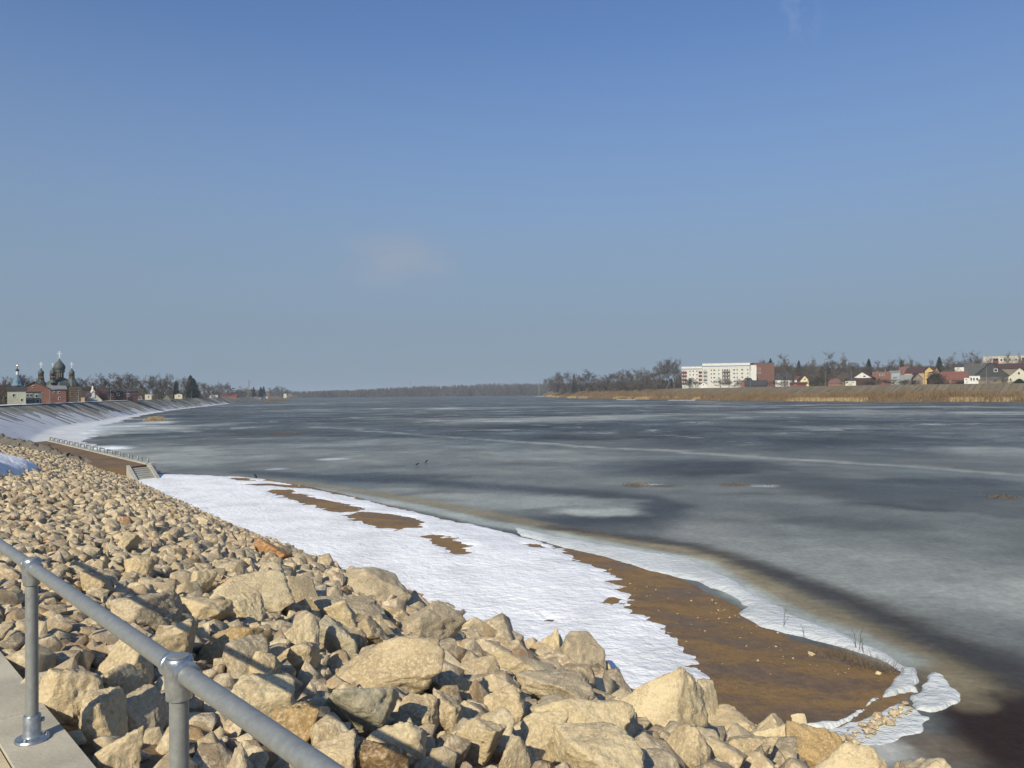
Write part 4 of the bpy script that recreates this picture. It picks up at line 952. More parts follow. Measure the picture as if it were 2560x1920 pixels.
p, z, o = belt(95000, 0.5, 25, 30, iN*0.86, 3)
den = fbm(p/14.0, 4, 121); far_ = smooth(600, 900, p[:, 1])
kp = (den+0.55-0.5*smooth(17, 25, o)*(1-far_) > np.random.default_rng(1).uniform(-0.35, 0.6, len(p))); p, z, o, den, far_ = p[kp], z[kp], o[kp], den[kp], far_[kp]
H = (1.9+1.6*smooth(2, 12, o)+1.5*den)*np.random.default_rng(2).uniform(0.6, 1.15, len(p))*(1-0.35*smooth(16, 25, o)*(1-far_))+1.8*far_*smooth(6, 20, o)
stuff(blades('reed_belt', p, z-0.1, H.clip(0.5), np.full(len(p), 0.30), M_reed, None, 0.16, 5), 'brown dry reeds and willow scrub along the right bank', 'reeds')
p, z, o = belt(26000, -0.5, 7, 40, iN*0.62, 13)
den = fbm(p/22.0, 3, 131); kp = den > 0.10; p, z, o, den = p[kp], z[kp], o[kp], den[kp]
stuff(blades('pale_reeds', p, z-0.1, np.random.default_rng(4).uniform(1.2, 2.6, len(p)), np.full(len(p), 0.22), M_reed_pale, None, 0.10, 6), 'pale straw-coloured reeds at the water edge of the right bank', 'reeds')

class Ribs:
    """thin twigs as narrow strips"""
    def __init__(s): s.a = []; s.b = []; s.w = []
    def tri(s, a, b, w, r): s.a.append(a); s.b.append(b); s.w.append(w)
    def done(s, r):
        a, b, w = np.array(s.a), np.array(s.b), np.array(s.w)[:, None]; n = np.cross(b-a, r.normal(size=a.shape)); n /= np.linalg.norm(n, axis=1)[:, None]+1e-9
        s.v = np.stack([a-n*w, a+n*w, b], 1).reshape(-1, 3).tolist(); s.f = np.arange(len(s.v)).reshape(-1, 3).tolist()
def bare_tree(seed, spread=0.36, start=0.22, up=0.55, fine=1.0):
    """unit-height leafless tree -> trunk mesh, crown mesh"""
    r = np.random.default_rng(seed); tr = MB(); cr = MB(); tw = Ribs()
    top = 0.62
    pts = [(0, 0, -0.02)]+[(r.normal(0, 0.010)*k, r.normal(0, 0.010)*k, top*k/5) for k in range(1, 6)]
    tr.tube(pts, [0.024, 0.019, 0.016, 0.013, 0.010, 0.006], 7)
    def branch(p, d, L, rad, lev):
        n = 3; q = [p]; dd = d.copy()
        for k in range(n):
            dd = dd+r.normal(0, 0.16, 3)+np.array([0, 0, 0.10*up]); dd /= np.linalg.norm(dd); q.append(q[-1]+dd*L/n)
        if lev <= 1: cr.tube([tuple(x) for x in q], [rad, rad*0.8, rad*0.6, rad*0.4], 4, False)
        else:
            for a, b in zip(q[:-1], q[1:]): tw.tri(a, b+(b-a)*0.15, rad, r)
        if lev >= 4: return
        m = (7, 6, 6, 7)[lev] if lev < 4 else 0
        m = max(2, int(round(m*fine)))
        for k in range(m):
            f = r.uniform(0.25, 1.0); j = min(int(f*n), n-1); base = q[j]+(q[j+1]-q[j])*(f*n-j)
            t = q[j+1]-q[j]; t /= np.linalg.norm(t); nd = t+r.normal(0, 0.62, 3); nd[2] += 0.15*up; nd /= np.linalg.norm(nd)
            branch(base, nd, L*r.uniform(0.42, 0.66), max(rad*0.5, 0.0026), lev+1)
    for k in range(9):
        h = start+(top-start)*(k+r.uniform(0, 0.8))/9; a = k*2.4+r.uniform(-0.4, 0.4)
        el = up*0.9+0.6*(h-start)/(top-start); d = np.array([math.cos(a)*math.cos(el), math.sin(a)*math.cos(el), math.sin(el)])
        branch(np.array([pts[-1][0]*h, pts[-1][1]*h, h]), d, spread*(1.0-0.35*(h-start)/(top-start)), 0.0075, 1)
    branch(np.array(pts[-1]), np.array([0, 0, 1.0]), 0.26, 0.006, 1)
    tw.done(r); b = len(cr.v); cr.v += [tuple(x) for x in tw.v]; cr.f += [tuple(i+b for i in f) for f in tw.f]
    z = np.array(cr.v); h = np.percentile(z[:, 2], 99.5); wd = np.percentile(np.abs(z[:, :2]), 96)*2
    sc = 1/h
    for mb in (tr, cr): mb.v = [(x*sc, y*sc, zz*sc) for x, y, zz in mb.v]
    return tr, cr, wd*sc
TREES = []
for k in range(9):
    tr, cr, wd = bare_tree(400+k, 0.30+0.05*(k % 4), 0.16+0.05*(k % 3), 0.45+0.15*(k % 3), 1.0)
    TREES.append((tr.mesh('trunk', M_bark), cr.mesh('crown', (M_twig, M_twig2, M_twig)[k % 3]), wd))
def conifer(seed):
    r = np.random.default_rng(seed); tr = MB().tube([(0, 0, -0.02), (0, 0, 0.95)], [0.02, 0.004], 6); cr = Ribs()
    for k in range(1500):
        h = r.uniform(0.08, 1.0)**0.8; R = 0.20*(1-h)**0.65*r.uniform(0.45, 1.15)+0.006; a = r.uniform(0, 6.283)
        p = np.array([math.cos(a)*R*r.uniform(0.1, 0.5), math.sin(a)*R*r.uniform(0.1, 0.5), h]); e = np.array([math.cos(a)*R, math.sin(a)*R, h-R*0.45*r.uniform(0.3, 1)])
        cr.tri(p, e, 0.014, r)
    cr.done(r); m = MB(); m.v = [tuple(x) for x in cr.v]; m.f = cr.f
    return tr.mesh('trunk', M_bark), m.mesh('crown', M_needle), 0.24
CONIF = [conifer(k) for k in range(3)]
def plant_tree(px, ytop, wpx, Y, ground, label, group, kind='bare', idx=None):
    c = at_y(px, ytop, Y); h = c[2]-ground; lib = CONIF if kind == 'conifer' else TREES
    idx = random.randrange(len(lib)) if idx is None else idx
    tm, cm, wd = lib[idx % len(lib)]
    o = thing('conifer_tree' if kind == 'conifer' else 'bare_tree', label, 'tree', (c[0], c[1], ground), random.uniform(0, 6.28), group)
    sx = wpx*Y/FPX/wd; o.scale = (sx, sx, h)
    link('trunk', tm, o); link('crown', cm, o); return o
lx_, ly_ = [0, 124, 194, 292, 408, 513, 600, 672, 756], [203, 235, 290, 368, 493, 725, 900, 1240, 1500]
def lY(px, back=30): return float(np.interp(px, lx_, ly_))+back
GL = 4.5
n = 0
row = [(8, 942, 34), (28, 940, 40), (62, 938, 42), (88, 940, 36), (112, 950, 30), (190, 946, 34), (214, 941, 44), (236, 952, 26), (258, 936, 44), (276, 932, 50), (300, 938, 40), (318, 936, 46), (338, 940, 38), (356, 950, 34),
       (372, 938, 34), (388, 934, 32), (402, 944, 28), (414, 937, 32), (430, 938, 30), (446, 944, 28), (462, 942, 24), (497, 950, 30), (512, 957, 30), (524, 960, 24), (540, 960, 26), (553, 956, 30), (571, 958, 28), (598, 967, 18),
       (614, 968, 22), (628, 970, 20), (645, 972, 18), (676, 968, 20), (690, 966, 22), (704, 967, 20), (718, 972, 16)]
for px, yt, w in row:
    plant_tree(px, yt+random.uniform(-2, 2), w*1.15, lY(px, random.uniform(45, 85)), GL, f'leafless tree, {ORD[n]} from the left in the row behind the left dike', 'bare trees behind the left dike', idx=n); n += 1
for k, (px, yt, w) in enumerate([(476, 938, 30), (484, 946, 28), (634, 967, 9), (652, 967, 12), (659, 966, 11), (440, 952, 16)]):
    plant_tree(px, yt, w, lY(px, 40), GL, f'dark conifer behind the left dike, {ORD[[1,2,3,4,5,0][k]]} from the left', 'conifers behind the left dike', 'conifer')
def rY(px): return float(np.interp(px, [1380, 1420, 1560, 1680, 1760, 1900, 2100, 2300, 2560], [1180, 1080, 860, 780, 730, 650, 545, 500, 470]))
GR = 9.0
n = 0
grove = [(1372, 940, 26), (1386, 934, 30), (1400, 930, 32), (1418, 928, 34), (1448, 934, 36), (1466, 925, 46), (1488, 935, 34), (1508, 938, 34), (1524, 933, 36), (1546, 925, 32), (1560, 928, 30), (1574, 924, 34), (1590, 921, 36),
         (1604, 924, 34), (1616, 919, 36), (1634, 917, 26), (1650, 905, 40), (1666, 898, 50), (1684, 901, 44), (1700, 925, 30)]
for px, yt, w in grove:
    plant_tree(px, yt+random.uniform(-1, 1), w*1.15, rY(px)+random.uniform(20, 60), GR-2, f'leafless tree, {ORD[n]} from the left in the grove left of the apartment block', 'grove left of the apartment block', idx=n+3); n += 1
plant_tree(1435, 934, 14, rY(1435)+25, GR-2, 'pointed dark conifer inside the grove left of the apartment block', 'conifers on the right bank', 'conifer')
n = 0
for px, yt, w in [(1508, 955, 40), (1545, 952, 44), (1590, 950, 46), (1470, 956, 40), (1425, 957, 36), (1640, 950, 44), (1390, 955, 30)]:
    plant_tree(px, yt, w, rY(px)+8, GR-2, f'low scrubby tree at the foot of the grove, {ORD[[3,4,5,2,1,6,0][n]]} from the left', 'scrub at the foot of the grove', idx=n+5); n += 1
n = 0
town = [(1896, 903, 26), (1912, 900, 24), (1950, 900, 30), (1966, 887, 46), (1990, 908, 34), (2014, 905, 30), (2034, 893, 34), (2058, 905, 30), (2083, 881, 54), (2106, 884, 40), (2136, 905, 34), (2165, 906, 34), (2196, 903, 36),
        (2224, 900, 36), (2252, 894, 34), (2280, 893, 36), (2300, 905, 30), (2330, 900, 30), (2374, 883, 40), (2400, 903, 30), (2430, 884, 46), (2448, 880, 44), (2470, 893, 30), (2520, 880, 26), (2550, 882, 20)]
for px, yt, w in town:
    back = 140 if n not in (3, 8, 9, 18) else 60
    plant_tree(px, yt, w*1.1, rY(px)+back+random.uniform(-20, 20), GR, f'leafless tree, {ORD[n]} from the left behind the houses right of the apartment block', 'bare trees behind the right-bank houses', idx=n+1); n += 1
n = 0
for px, yt, w in [(1926, 896, 14), (1997, 901, 12), (2172, 897, 14), (2254, 899, 13), (2348, 892, 16)]:
    plant_tree(px, yt, w*1.6, rY(px)+215, GR, f'dark conifer behind the right-bank houses, {ORD[n]} from the left', 'conifers on the right bank', 'conifer'); n += 1
n = 0
for px, yt, w in sorted([(1722, 945, 26), (1738, 950, 24), (1800, 946, 30), (1822, 948, 26), (1850, 946, 26), (1845, 955, 30), (1956, 948, 26), (2045, 942, 36), (2062, 938, 30), (2110, 945, 24), (2195, 944, 34), (2215, 948, 26), (2236, 942, 30), (2262, 947, 30),
                  (2340, 925, 40), (2350, 940, 30), (2415, 945, 18), (2480, 944, 24), (2505, 940, 26), (1935, 950, 30), (2025, 948, 28), (2165, 950, 26), (2180, 948, 30), (2285, 950, 24), (2400, 951, 26), (2530, 950, 22)]):
    plant_tree(px, yt, w*1.1, rY(px)+6, GR, f'small bare garden tree, {ORD[n]} from the left just behind the right dike', 'garden trees behind the right dike', idx=n+2); n += 1

# woods too far to tell trees apart
def wood(name, label, X, Yv, Zg, H, Wd, per, mat, seed, width=0.5):
    r = np.random.default_rng(seed); N = len(X); n = N*per; i = np.repeat(np.arange(N), per)
    ph = r.uniform(0, 6.283, n); rr = np.sqrt(r.uniform(0, 1, n))*Wd[i]/2; hz = r.uniform(0.18, 1.0, n); rr = rr*np.sin(np.pi*hz**0.75).clip(0.12)
    x = X[i]+rr*np.cos(ph); y = Yv[i]+rr*np.sin(ph); z = Zg[i]+hz*H[i]
    l = r.uniform(0.10, 0.22, n)*H[i]; w = width*r.uniform(0.5, 1.2, n); ex = r.normal(0, 0.45, n)*l; ey = r.normal(0, 0.45, n)*l
    a = r.uniform(0, np.pi, n); V = np.stack([np.stack([x-w*np.cos(a), y-w*np.sin(a), z-l], 1), np.stack([x+w*np.cos(a), y+w*np.sin(a), z-l], 1), np.stack([x+ex, y+ey, z+l*0.4], 1)], 1)
    tw = 0.16+0*X; tv = np.stack([np.stack([X-0.3, Yv, Zg-1], 1), np.stack([X+0.3, Yv, Zg-1], 1), np.stack([X, Yv, Zg+H*0.8], 1)], 1)
    V = np.concatenate([V, tv]).reshape(-1, 3)
    stuff(link(name, mesh_np(name, V, np.arange(len(V)).reshape(-1, 3), mat)), label, 'forest')
r = np.random.default_rng(77); N = 2400
u = r.uniform(0, 1, N); X = r.uniform(-900, 420, N); d = r.uniform(0, 1, N)**1.5; Yv = 2075+d*900+40*np.sin(X/260.0)
Zg = np.interp(d, [0, 1], [0.8, 8])+(10*smooth(-900, 200, X))*d
Hh = (14+13*smooth(-700, -100, X))*r.uniform(0.75, 1.15, N)*(1+0.18*fbm(np.stack([X/70, Yv/200], 1), 3, 2))
wood('far_forest', 'distant leafless forest closing the river on the horizon', X, Yv, Zg, Hh, Hh*0.55, 46, M_twig, 5, 0.75)
N = 2600; px = r.uniform(1880, 2600, N); Yv = r.uniform(880, 1150, N); X = (px-1280)/FPX*Yv; Zg = 12+ (Yv-880)*0.055; top = 8+(969-(901+7*fbm(np.stack([px/40, px*0], 1), 3, 4)))*Yv/FPX-6
Hh = (np.minimum(top-Zg, 22)*r.uniform(0.75, 1.05, N)).clip(6)
wood('hill_forest', 'leafless wood on the rise behind the right-bank houses', X, Yv, Zg, Hh, Hh*0.6, 40, M_twig, 6, 0.5)
nx, ny = 40, 12; hx, hy = np.meshgrid(np.linspace(250, 1100, nx), np.linspace(800, 1700, ny), indexing='ij')
struct(link('hill', grid_mesh('hill', np.stack([hx.ravel(), hy.ravel(), 8.5+(0.055*(hy.ravel()-840)).clip(-1, 40)*smooth(0.30, 0.36, hx.ravel()/hy.ravel())], 1), nx, ny, M_darkgrass, True)))
N = 500; px = r.uniform(-80, 640, N); bk = r.uniform(90, 200, N); Yv = np.interp(px, lx_, ly_)+bk; X = (px-1280)/FPX*Yv; Hh = r.uniform(7, 11, N)+2*fbm(np.stack([px/30, px*0], 1), 3, 8)
wood('left_wood', 'leafless wood behind the church and the left-bank houses', X, Yv, np.full(N, GL), Hh, Hh*0.7, 80, M_twig, 9, 0.18)
N = 520; px = np.r_[r.uniform(1385, 1705, 380), r.uniform(1940, 2100, 140)]; Yv = np.interp(px, [1380, 1420, 1560, 1680, 1760, 1900, 2100], [1180, 1080, 860, 780, 730, 650, 545])+r.uniform(30, 110, N); X = (px-1280)/FPX*Yv; Hh = r.uniform(8, 15, N)
wood('grove_undergrowth', 'dense bare undergrowth filling the groves on the right bank', X, Yv, np.full(N, GR-1.5), Hh, Hh*0.7, 80, M_twig, 19, 0.26)
# ================================================================== BUILDINGS
M = lambda name, col, rough=0.85, var=0.15, sc=0.6: plain(name, col, rough, var, sc)
BRICK = M('brick_wall', (0.185, 0.092, 0.07)); BRICK2 = M('old_brick_wall', (0.22, 0.115, 0.08)); CREAM = M('cream_render', (0.56, 0.53, 0.43)); WHITE_W = M('white_render', (0.62, 0.61, 0.57))
DARKROOF = M('dark_slate_roof', (0.045, 0.045, 0.05)); REDROOF = M('red_metal_roof', (0.17, 0.055, 0.042)); MAROON = M('maroon_roof', (0.066, 0.036, 0.035)); GREYROOF = M('grey_metal_roof', (0.20, 0.215, 0.22), 0.6)
BROWNW = M('dark_timber', (0.065, 0.047, 0.035)); WOOD = M('grey_timber', (0.20, 0.165, 0.12)); YELLOW = M('yellow_render', (0.50, 0.37, 0.14)); ORANGE = M('orange_render', (0.50, 0.33, 0.20)); GREENH = M('pale_green_render', (0.36, 0.37, 0.29))
TIN = M('dull_green_tin', (0.075, 0.09, 0.085), 0.6); BLUE = M('light_blue_paint', (0.13, 0.21, 0.28)); GOLD = NT('gilding'); GOLD = GOLD.set(color=(0.75, 0.62, 0.35), rough=0.3, metal=0.8); DARKRED = M('dark_red_wall', (0.07, 0.042, 0.04))
PANEL = M('cream_panel', (0.55, 0.54, 0.48)); PANELW = M('white_panel', (0.60, 0.59, 0.55)); REDP = M('red_panel', (0.19, 0.045, 0.042)); CROSSM = M('silver_cross', (0.66, 0.68, 0.70), 0.35)

def house(name, label, x0, x1, ytop, yeave, Y, ori, wall, roof, ground, wins=(), depth=9.0, yaw=0.0, chim=(), over=0.35, door=None, gable_mat=None, cat='house', frame=None):
    """x0,x1: left/right in the survey picture; ytop/yeave: ridge and eaves; Y: distance; wins: (cx, cy, w, h)"""
    k = Y/FPX; w = (x1-x0)*k; cx = (x0+x1)/2
    c = at_y(cx, yeave, Y); he = c[2]-ground; hr = at_y(cx, ytop, Y)[2]-ground
    rz = -math.atan2(c[0], c[1])+yaw; root = thing(name, label, cat, (c[0], c[1], ground), rz)
    hw = w/2-(over if ori != 'flat' else 0)
    if ori == 'y':
        MB().prism([(-hw, -1.5), (hw, -1.5), (hw, he), (0, hr-0.12), (-hw, he)], 0, depth).build('wall', wall, root)
        if gable_mat: MB().prism([(-hw*0.97, he+0.05), (hw*0.97, he+0.05), (0, hr-0.2)], -0.05, 0.0).build('gable_wall', gable_mat, root)
        sl = (hr-he)/hw; e = hw+over; m = MB()
        m.prism([(-e, he-over*sl), (0, hr-0.1), (e, he-over*sl), (e, he-over*sl+0.22), (0, hr+0.16), (-e, he-over*sl+0.22)], -over, depth+over); rf = m.build('roof', roof, root)
    elif ori == 'x':
        m = MB(); d = depth
        m.add([(-hw, 0, -1.5), (hw, 0, -1.5), (hw, d, -1.5), (-hw, d, -1.5), (-hw, 0, he), (hw, 0, he), (hw, d, he), (-hw, d, he), (-hw, d/2, hr-0.15), (hw, d/2, hr-0.15)],
              [(0, 1, 5, 4), (2, 3, 7, 6), (1, 2, 6, 9, 5), (3, 0, 4, 8, 7)]); m.build('wall', wall, root)
        sl = (hr-he)/(d/2); o = over; e = hw+o; m = MB(); zz = he-o*sl
        m.add([(x, y, z) for x in (-e, e) for y, z in ((-o, zz), (d/2, hr-0.05), (d+o, zz), (d+o, zz+0.25), (d/2, hr+0.2), (-o, zz+0.25))],
              [(0, 1, 2, 3, 4, 5), (11, 10, 9, 8, 7, 6), (0, 5, 11, 6), (5, 4, 10, 11), (4, 3, 9, 10), (3, 2, 8, 9), (2, 1, 7, 8), (1, 0, 6, 7)]); rf = m.build('roof', roof, root)
    elif ori == 'hip':
        MB().box(-hw, hw, 0, depth, -1.5, he).build('wall', wall, root); o = over; e = hw+o; q = min(hw*0.6, depth/2)
        m = MB(); m.add([(-e, -o, he), (e, -o, he), (e, depth+o, he), (-e, depth+o, he), (-e+q, depth/2, hr), (e-q, depth/2, hr)], [(0, 1, 5, 4), (1, 2, 5), (2, 3, 4, 5), (3, 0, 4), (3, 2, 1, 0)]); rf = m.build('roof', roof, root)
    else:
        MB().box(-hw, hw, 0, depth, -1.5, hr-0.25).build('wall', wall, root); rf = MB().box(-hw-0.15, hw+0.15, -0.15, depth+0.15, hr-0.25, hr).build('roof', roof, root)
    for px, zt in chim:
        x = (px-cx)*k; MB().box(x-0.35, x+0.35, depth*0.45-0.35, depth*0.45+0.35, he, hr+zt).box(x-0.42, x+0.42, depth*0.45-0.42, depth*0.45+0.42, hr+zt, hr+zt+0.15).build('chimney', BRICK2, rf)
    zc = lambda py: at_y(cx, py, Y)[2]-ground
    for wx, wy, ww, wh in wins:
        x = (wx-cx)*k; z = zc(wy); a = ww*k/2; b = wh*k/2
        wd = MB().box(x-a, x+a, -0.09, -0.002, z-b, z+b).build('window', frame or M_white, root)
        MB().box(x-a*0.78, x+a*0.78, -0.12, -0.092, z-b*0.8, z+b*0.8).build('pane', M_glass, wd)
    if door:
        x = (door-cx)*k; MB().box(x-0.55, x+0.55, -0.08, -0.002, -1.4, 2.1).build('door', BROWNW, root)
    return root

# ---- left bank
house('modern_house', 'pale green modern house with dark sloping roof at the left edge', 19, 64, 968, 976, lY(40, 14), 'x', GREENH, DARKROOF, GL, [(35, 988, 6, 9), (52, 1000, 5, 8)], 7)
house('glazed_annex', 'flat-roofed glazed annex right of the pale green house, shade put into its dark wall colour', 64, 100, 979, 982, lY(80, 14), 'flat', M('shade_toned_green_wall', (0.14, 0.165, 0.15)), DARKROOF, GL, [(70, 988, 5, 8), (78, 988, 5, 8), (70, 1002, 5, 8), (78, 1002, 5, 8), (90, 990, 7, 9), (92, 1003, 9, 8)], 7)  # shaded wall of the green house: the shade is painted as a darker wall
house('brick_house', 'red brick gabled house with two small attic windows left of the church', 50, 122, 954, 972, lY(85, 26), 'y', BRICK, TIN, GL, [(67, 966, 5, 6), (83.5, 966, 5, 6), (100, 985, 5, 7)], 12)
house('brick_wing', 'low red brick wing with pale tin roof in front of the church', 124, 165, 965, 973, lY(145, 22), 'x', BRICK, GREYROOF, GL, [(147.5, 981, 5, 6), (148, 996, 5, 7), (136, 982, 4, 6)], 7, 0.12)
# church
CY = lY(160, 32); ck = CY/FPX
ch0 = at_y(142, 1008, CY); church = thing('church', 'brown wooden church with green onion domes and tall silver crosses', 'church', (ch0[0], ch0[1], GL), -math.atan2(ch0[0], ch0[1]))
cxp = lambda px: (px-142)*ck
czp = lambda px, py: at_y(px, py, CY)[2]-GL
def onion(cx, cy, zb, r, h, name='dome', parent=None, mat=None, n=12):
    pr = [(r*0.62, 0), (r*0.86, h*0.06), (r*0.98, h*0.17), (r*1.0, h*0.27), (r*0.93, h*0.40), (r*0.74, h*0.53), (r*0.50, h*0.65), (r*0.28, h*0.77), (r*0.13, h*0.88), (r*0.05, h*1.0)]
    return MB().lathe(pr, n, (cx, cy, zb)).build(name, mat or TIN, parent or church, True)
def cross(cx, cy, zb, h, parent, mat=None):
    m = MB(); t = h*0.055
    m.box(cx-t, cx+t, cy-t, cy+t, zb, zb+h).box(cx-h*0.26, cx+h*0.26, cy-t*0.8, cy+t*0.8, zb+h*0.58, zb+h*0.58+2*t).box(cx-h*0.13, cx+h*0.13, cy-t*0.8, cy+t*0.8, zb+h*0.78, zb+h*0.78+1.6*t)
    m.lathe([(0.02, 0), (h*0.07, h*0.03), (h*0.07, h*0.09), (0.02, h*0.13)], 8, (cx, cy, zb)); return m.build('cross', mat or CROSSM, parent)
MB().lathe([(5.6, -1.5), (5.6, czp(150, 964)-0.3)], 8, (cxp(150), 5.5, 0)).build('nave', BROWNW, church)
MB().box(cxp(168), cxp(195), 0.5, 6.5, -1.5, czp(180, 966)).build('apse', BROWNW, church)
for k in range(9):
    z = 0.3+k*0.85; MB().box(cxp(168)-0.04, cxp(195)+0.04, 0.44, 0.5, z, z+0.16).build('wall_board', WOOD, church)
for wx, wy in ((175, 985), (188, 985)):
    x = cxp(wx); z = czp(wx, wy); w_ = MB().box(x-0.4, x+0.4, 0.36, 0.438, z-0.8, z+0.8).build('window', WOOD, church); MB().box(x-0.28, x+0.28, 0.32, 0.358, z-0.65, z+0.65).build('pane', M_glass, w_)
# roofs, drums, domes: (centre px, depth offset, roof half width px, roof bottom y, roof top y, drum half px, drum top y, dome half px, dome bottom y, dome top y, cross top y)
for px, dy, rw, rb_, rt, dw, dt, ow, ob, ot, ct, nm in ((148, 5.5, 33, 964, 944, 9.5, 927, 13.6, 927, 895, 876, 1), (108, 5.0, 11, 964, 946, 6.2, 939, 6.9, 938.5, 920, 905, 0), (133.5, 1.0, 8, 956, 946, 6.2, 939, 6.6, 938.5, 918.5, 908, 0),
                                          (175, 4.0, 15, 964, 945, 6.4, 939, 6.7, 938.5, 919, 904, 0)):
    x = cxp(px); R = rw*ck; zb, zt = czp(px, rb_), czp(px, rt); d = dw*ck
    MB().lathe([(R*1.04, zb-0.25), (R*1.02, zb), (R*0.93, zb+(zt-zb)*0.35), (R*0.62, zb+(zt-zb)*0.75), (d*1.25, zt)], 8, (x, dy, 0)).build('roof', TIN, church)
    dr_ = MB().lathe([(d, zt-0.6), (d, czp(px, dt)), (d*1.16, czp(px, dt)+0.1), (d*1.16, czp(px, dt)+0.3)], 8, (x, dy, 0)).build('drum', BROWNW, church)
    for a in (-2.0, -1.57, -1.1):
        qx, qy = x+d*1.0*math.cos(a), dy+d*1.0*math.sin(a); MB().box(qx-0.16, qx+0.16, qy-0.12, qy+0.02, zt+0.3, czp(px, dt)-0.3).build('window', WOOD, dr_)
    if nm: MB().lathe([(d*1.0, 0), (d*1.25, 0.5), (d*1.28, 1.1), (d*1.05, 1.7), (d*0.8, 1.9)], 8, (x, dy, czp(px, 932))).build('collar_roof', TIN, dr_)
    hz = czp(px, ot)-czp(px, ob); do = onion(x, dy, czp(px, ob)+0.25, ow*ck, hz, 'dome', church); cross(x, dy, czp(px, ob)+0.1+hz, czp(px, ct)-czp(px, ot), do)
# blue bell tower
TY = lY(44, 55); tk = TY/FPX; tc = at_y(43.5, 1008, TY); tower = thing('bell_tower', 'light blue tented bell tower with white neck and small dark onion dome', 'tower', (tc[0], tc[1], GL), -math.atan2(tc[0], tc[1]))
zt_ = lambda py: at_y(43.5, py, TY)[2]-GL
MB().box(-9*tk, 9*tk, -9*tk, 9*tk, -1.5, zt_(963)).build('base', BRICK, tower)
MB().lathe([(13*tk, zt_(964)), (12*tk, zt_(962)), (8.5*tk, zt_(950)), (5.2*tk, zt_(940)), (3.4*tk, zt_(936.5))], 8).build('tent_roof', BLUE, tower)
for a in range(4):
    an = a*math.pi/2-math.pi/2; x, y = math.cos(an)*9.6*tk, math.sin(an)*9.6*tk
    MB().prism([(-2.2*tk, zt_(959)), (2.2*tk, zt_(959)), (2.2*tk, zt_(953)), (0, zt_(949)), (-2.2*tk, zt_(953))], -1.2*tk, 1.2*tk).build('dormer', BLUE, tower, loc=(x, y, 0), rotz=an+math.pi/2)
MB().lathe([(3.2*tk, zt_(937)), (2.9*tk, zt_(928))], 10).build('neck', WHITE_W, tower)
dm = onion(0, 0, zt_(928.5), 4.1*tk, zt_(919)-zt_(928.5), 'dome', tower, DARKROOF); MB().lathe([(0.9*tk, zt_(921)), (1.2*tk, zt_(918)), (2.2*tk, zt_(914.5)), (1.0*tk, zt_(912))], 8).build('finial', GOLD, tower); cross(0, 0, zt_(914), zt_(908)-zt_(914), dm, GOLD)
ch2 = house('white_chapel', 'small cream gabled chapel with white neck and dark cupola right of the church', 211, 255, 979, 1000, lY(232, 16), 'y', CREAM, DARKRED, GL, [(228, 990, 4, 5)], 9, 0.25, gable_mat=CREAM)
k_ = lY(232, 16)/FPX; zr = at_y(232, 979, lY(232, 16))[2]-GL
MB().box(-3.6*k_, 3.6*k_, -0.3, 1.6, zr-2.6, zr+0.4).lathe([(3.4*k_, 0), (2.2*k_, 0.8), (2.0*k_, 2.2)], 8, (0, 0.7, zr+0.4)).build('neck', WHITE_W, ch2)
onion(0, 0.7, zr+2.5, 3.4*k_, 1.9, 'cupola', ch2, DARKROOF, 10)
house('long_house', 'dark brown house with pale windows right of the white chapel', 262, 342, 971, 979, lY(300, 24), 'x', DARKRED, DARKROOF, GL, [(271, 988, 5, 7), (283, 987, 5, 7), (296, 986, 6, 8), (318, 988, 5, 8)], 9)
house('shed', 'orange-walled shed with dark roof between church and chapel', 196, 213, 978, 990, lY(204, 30), 'x', ORANGE, DARKROOF, GL, (), 6)
house('brown_roof_house', 'low house with brown tiled roof just behind the white chapel', 240, 270, 972, 993, lY(255, 36), 'x', BROWNW, MAROON, GL, (), 8)
house('cottage', 'small pinkish cottage beside the cream block on the left bank', 341, 357, 984, 992, lY(349, 14), 'y', M('pink_render', (0.42, 0.32, 0.27)), DARKROOF, GL, [(349, 995, 3, 4)], 8, 0.4)
house('cream_block', 'small cream flat-roofed block on the left bank', 363, 378, 985, 987, lY(370, 16), 'flat', CREAM, GREYROOF, GL, [(371, 992, 3, 5)], 6)
house('green_shed', 'green triangular-gabled shed on the left bank dike', 404, 427, 985, 998, lY(415, 12), 'y', M('moss_green_wall', (0.17, 0.18, 0.13)), DARKROOF, GL, (), 9)
house('cream_house', 'cream two-storey house with one window on the left bank', 436, 456, 983, 986, lY(446, 16), 'y', CREAM, DARKROOF, GL, [(447, 990, 3.5, 4)], 9)
house('attic_cottage', 'cream gabled cottage with dark roof and attic window on the left bank', 519, 541, 984, 993, lY(530, 16), 'y', CREAM, DARKROOF, GL, [(530, 990, 4, 4)], 11)
house('white_annex', 'white annex right of the gabled cottage on the left bank', 538, 545, 987, 989, lY(541, 30), 'flat', WHITE_W, GREYROOF, GL, (), 8)
house('red_barn', 'long dull red barn further along the left bank', 552, 592, 984, 989, lY(572, 60), 'x', BRICK, REDROOF, GL, (), 12)
house('white_gable_house', 'small white gable with dark roof near the far end of the left bank', 649, 669, 986, 992, lY(659, 12), 'y', WHITE_W, DARKROOF, GL, (), 14)
house('brick_gable_house', 'tall brick gable behind the white gable, far left bank', 660, 674, 978, 986, lY(667, 60), 'y', BRICK, REDROOF, GL, [(667, 984, 3, 3)], 14)
house('far_cream_house', 'last cream house on the left bank with brown wing', 709, 716, 984, 985, lY(712, 14), 'flat', CREAM, GREYROOF, GL, (), 14)
house('far_brown_house', 'last brown gabled house at the end of the left bank', 717, 732, 983, 988, lY(724, 14), 'y', WOOD, BROWNW, GL, [(724, 987, 3, 3)], 14)
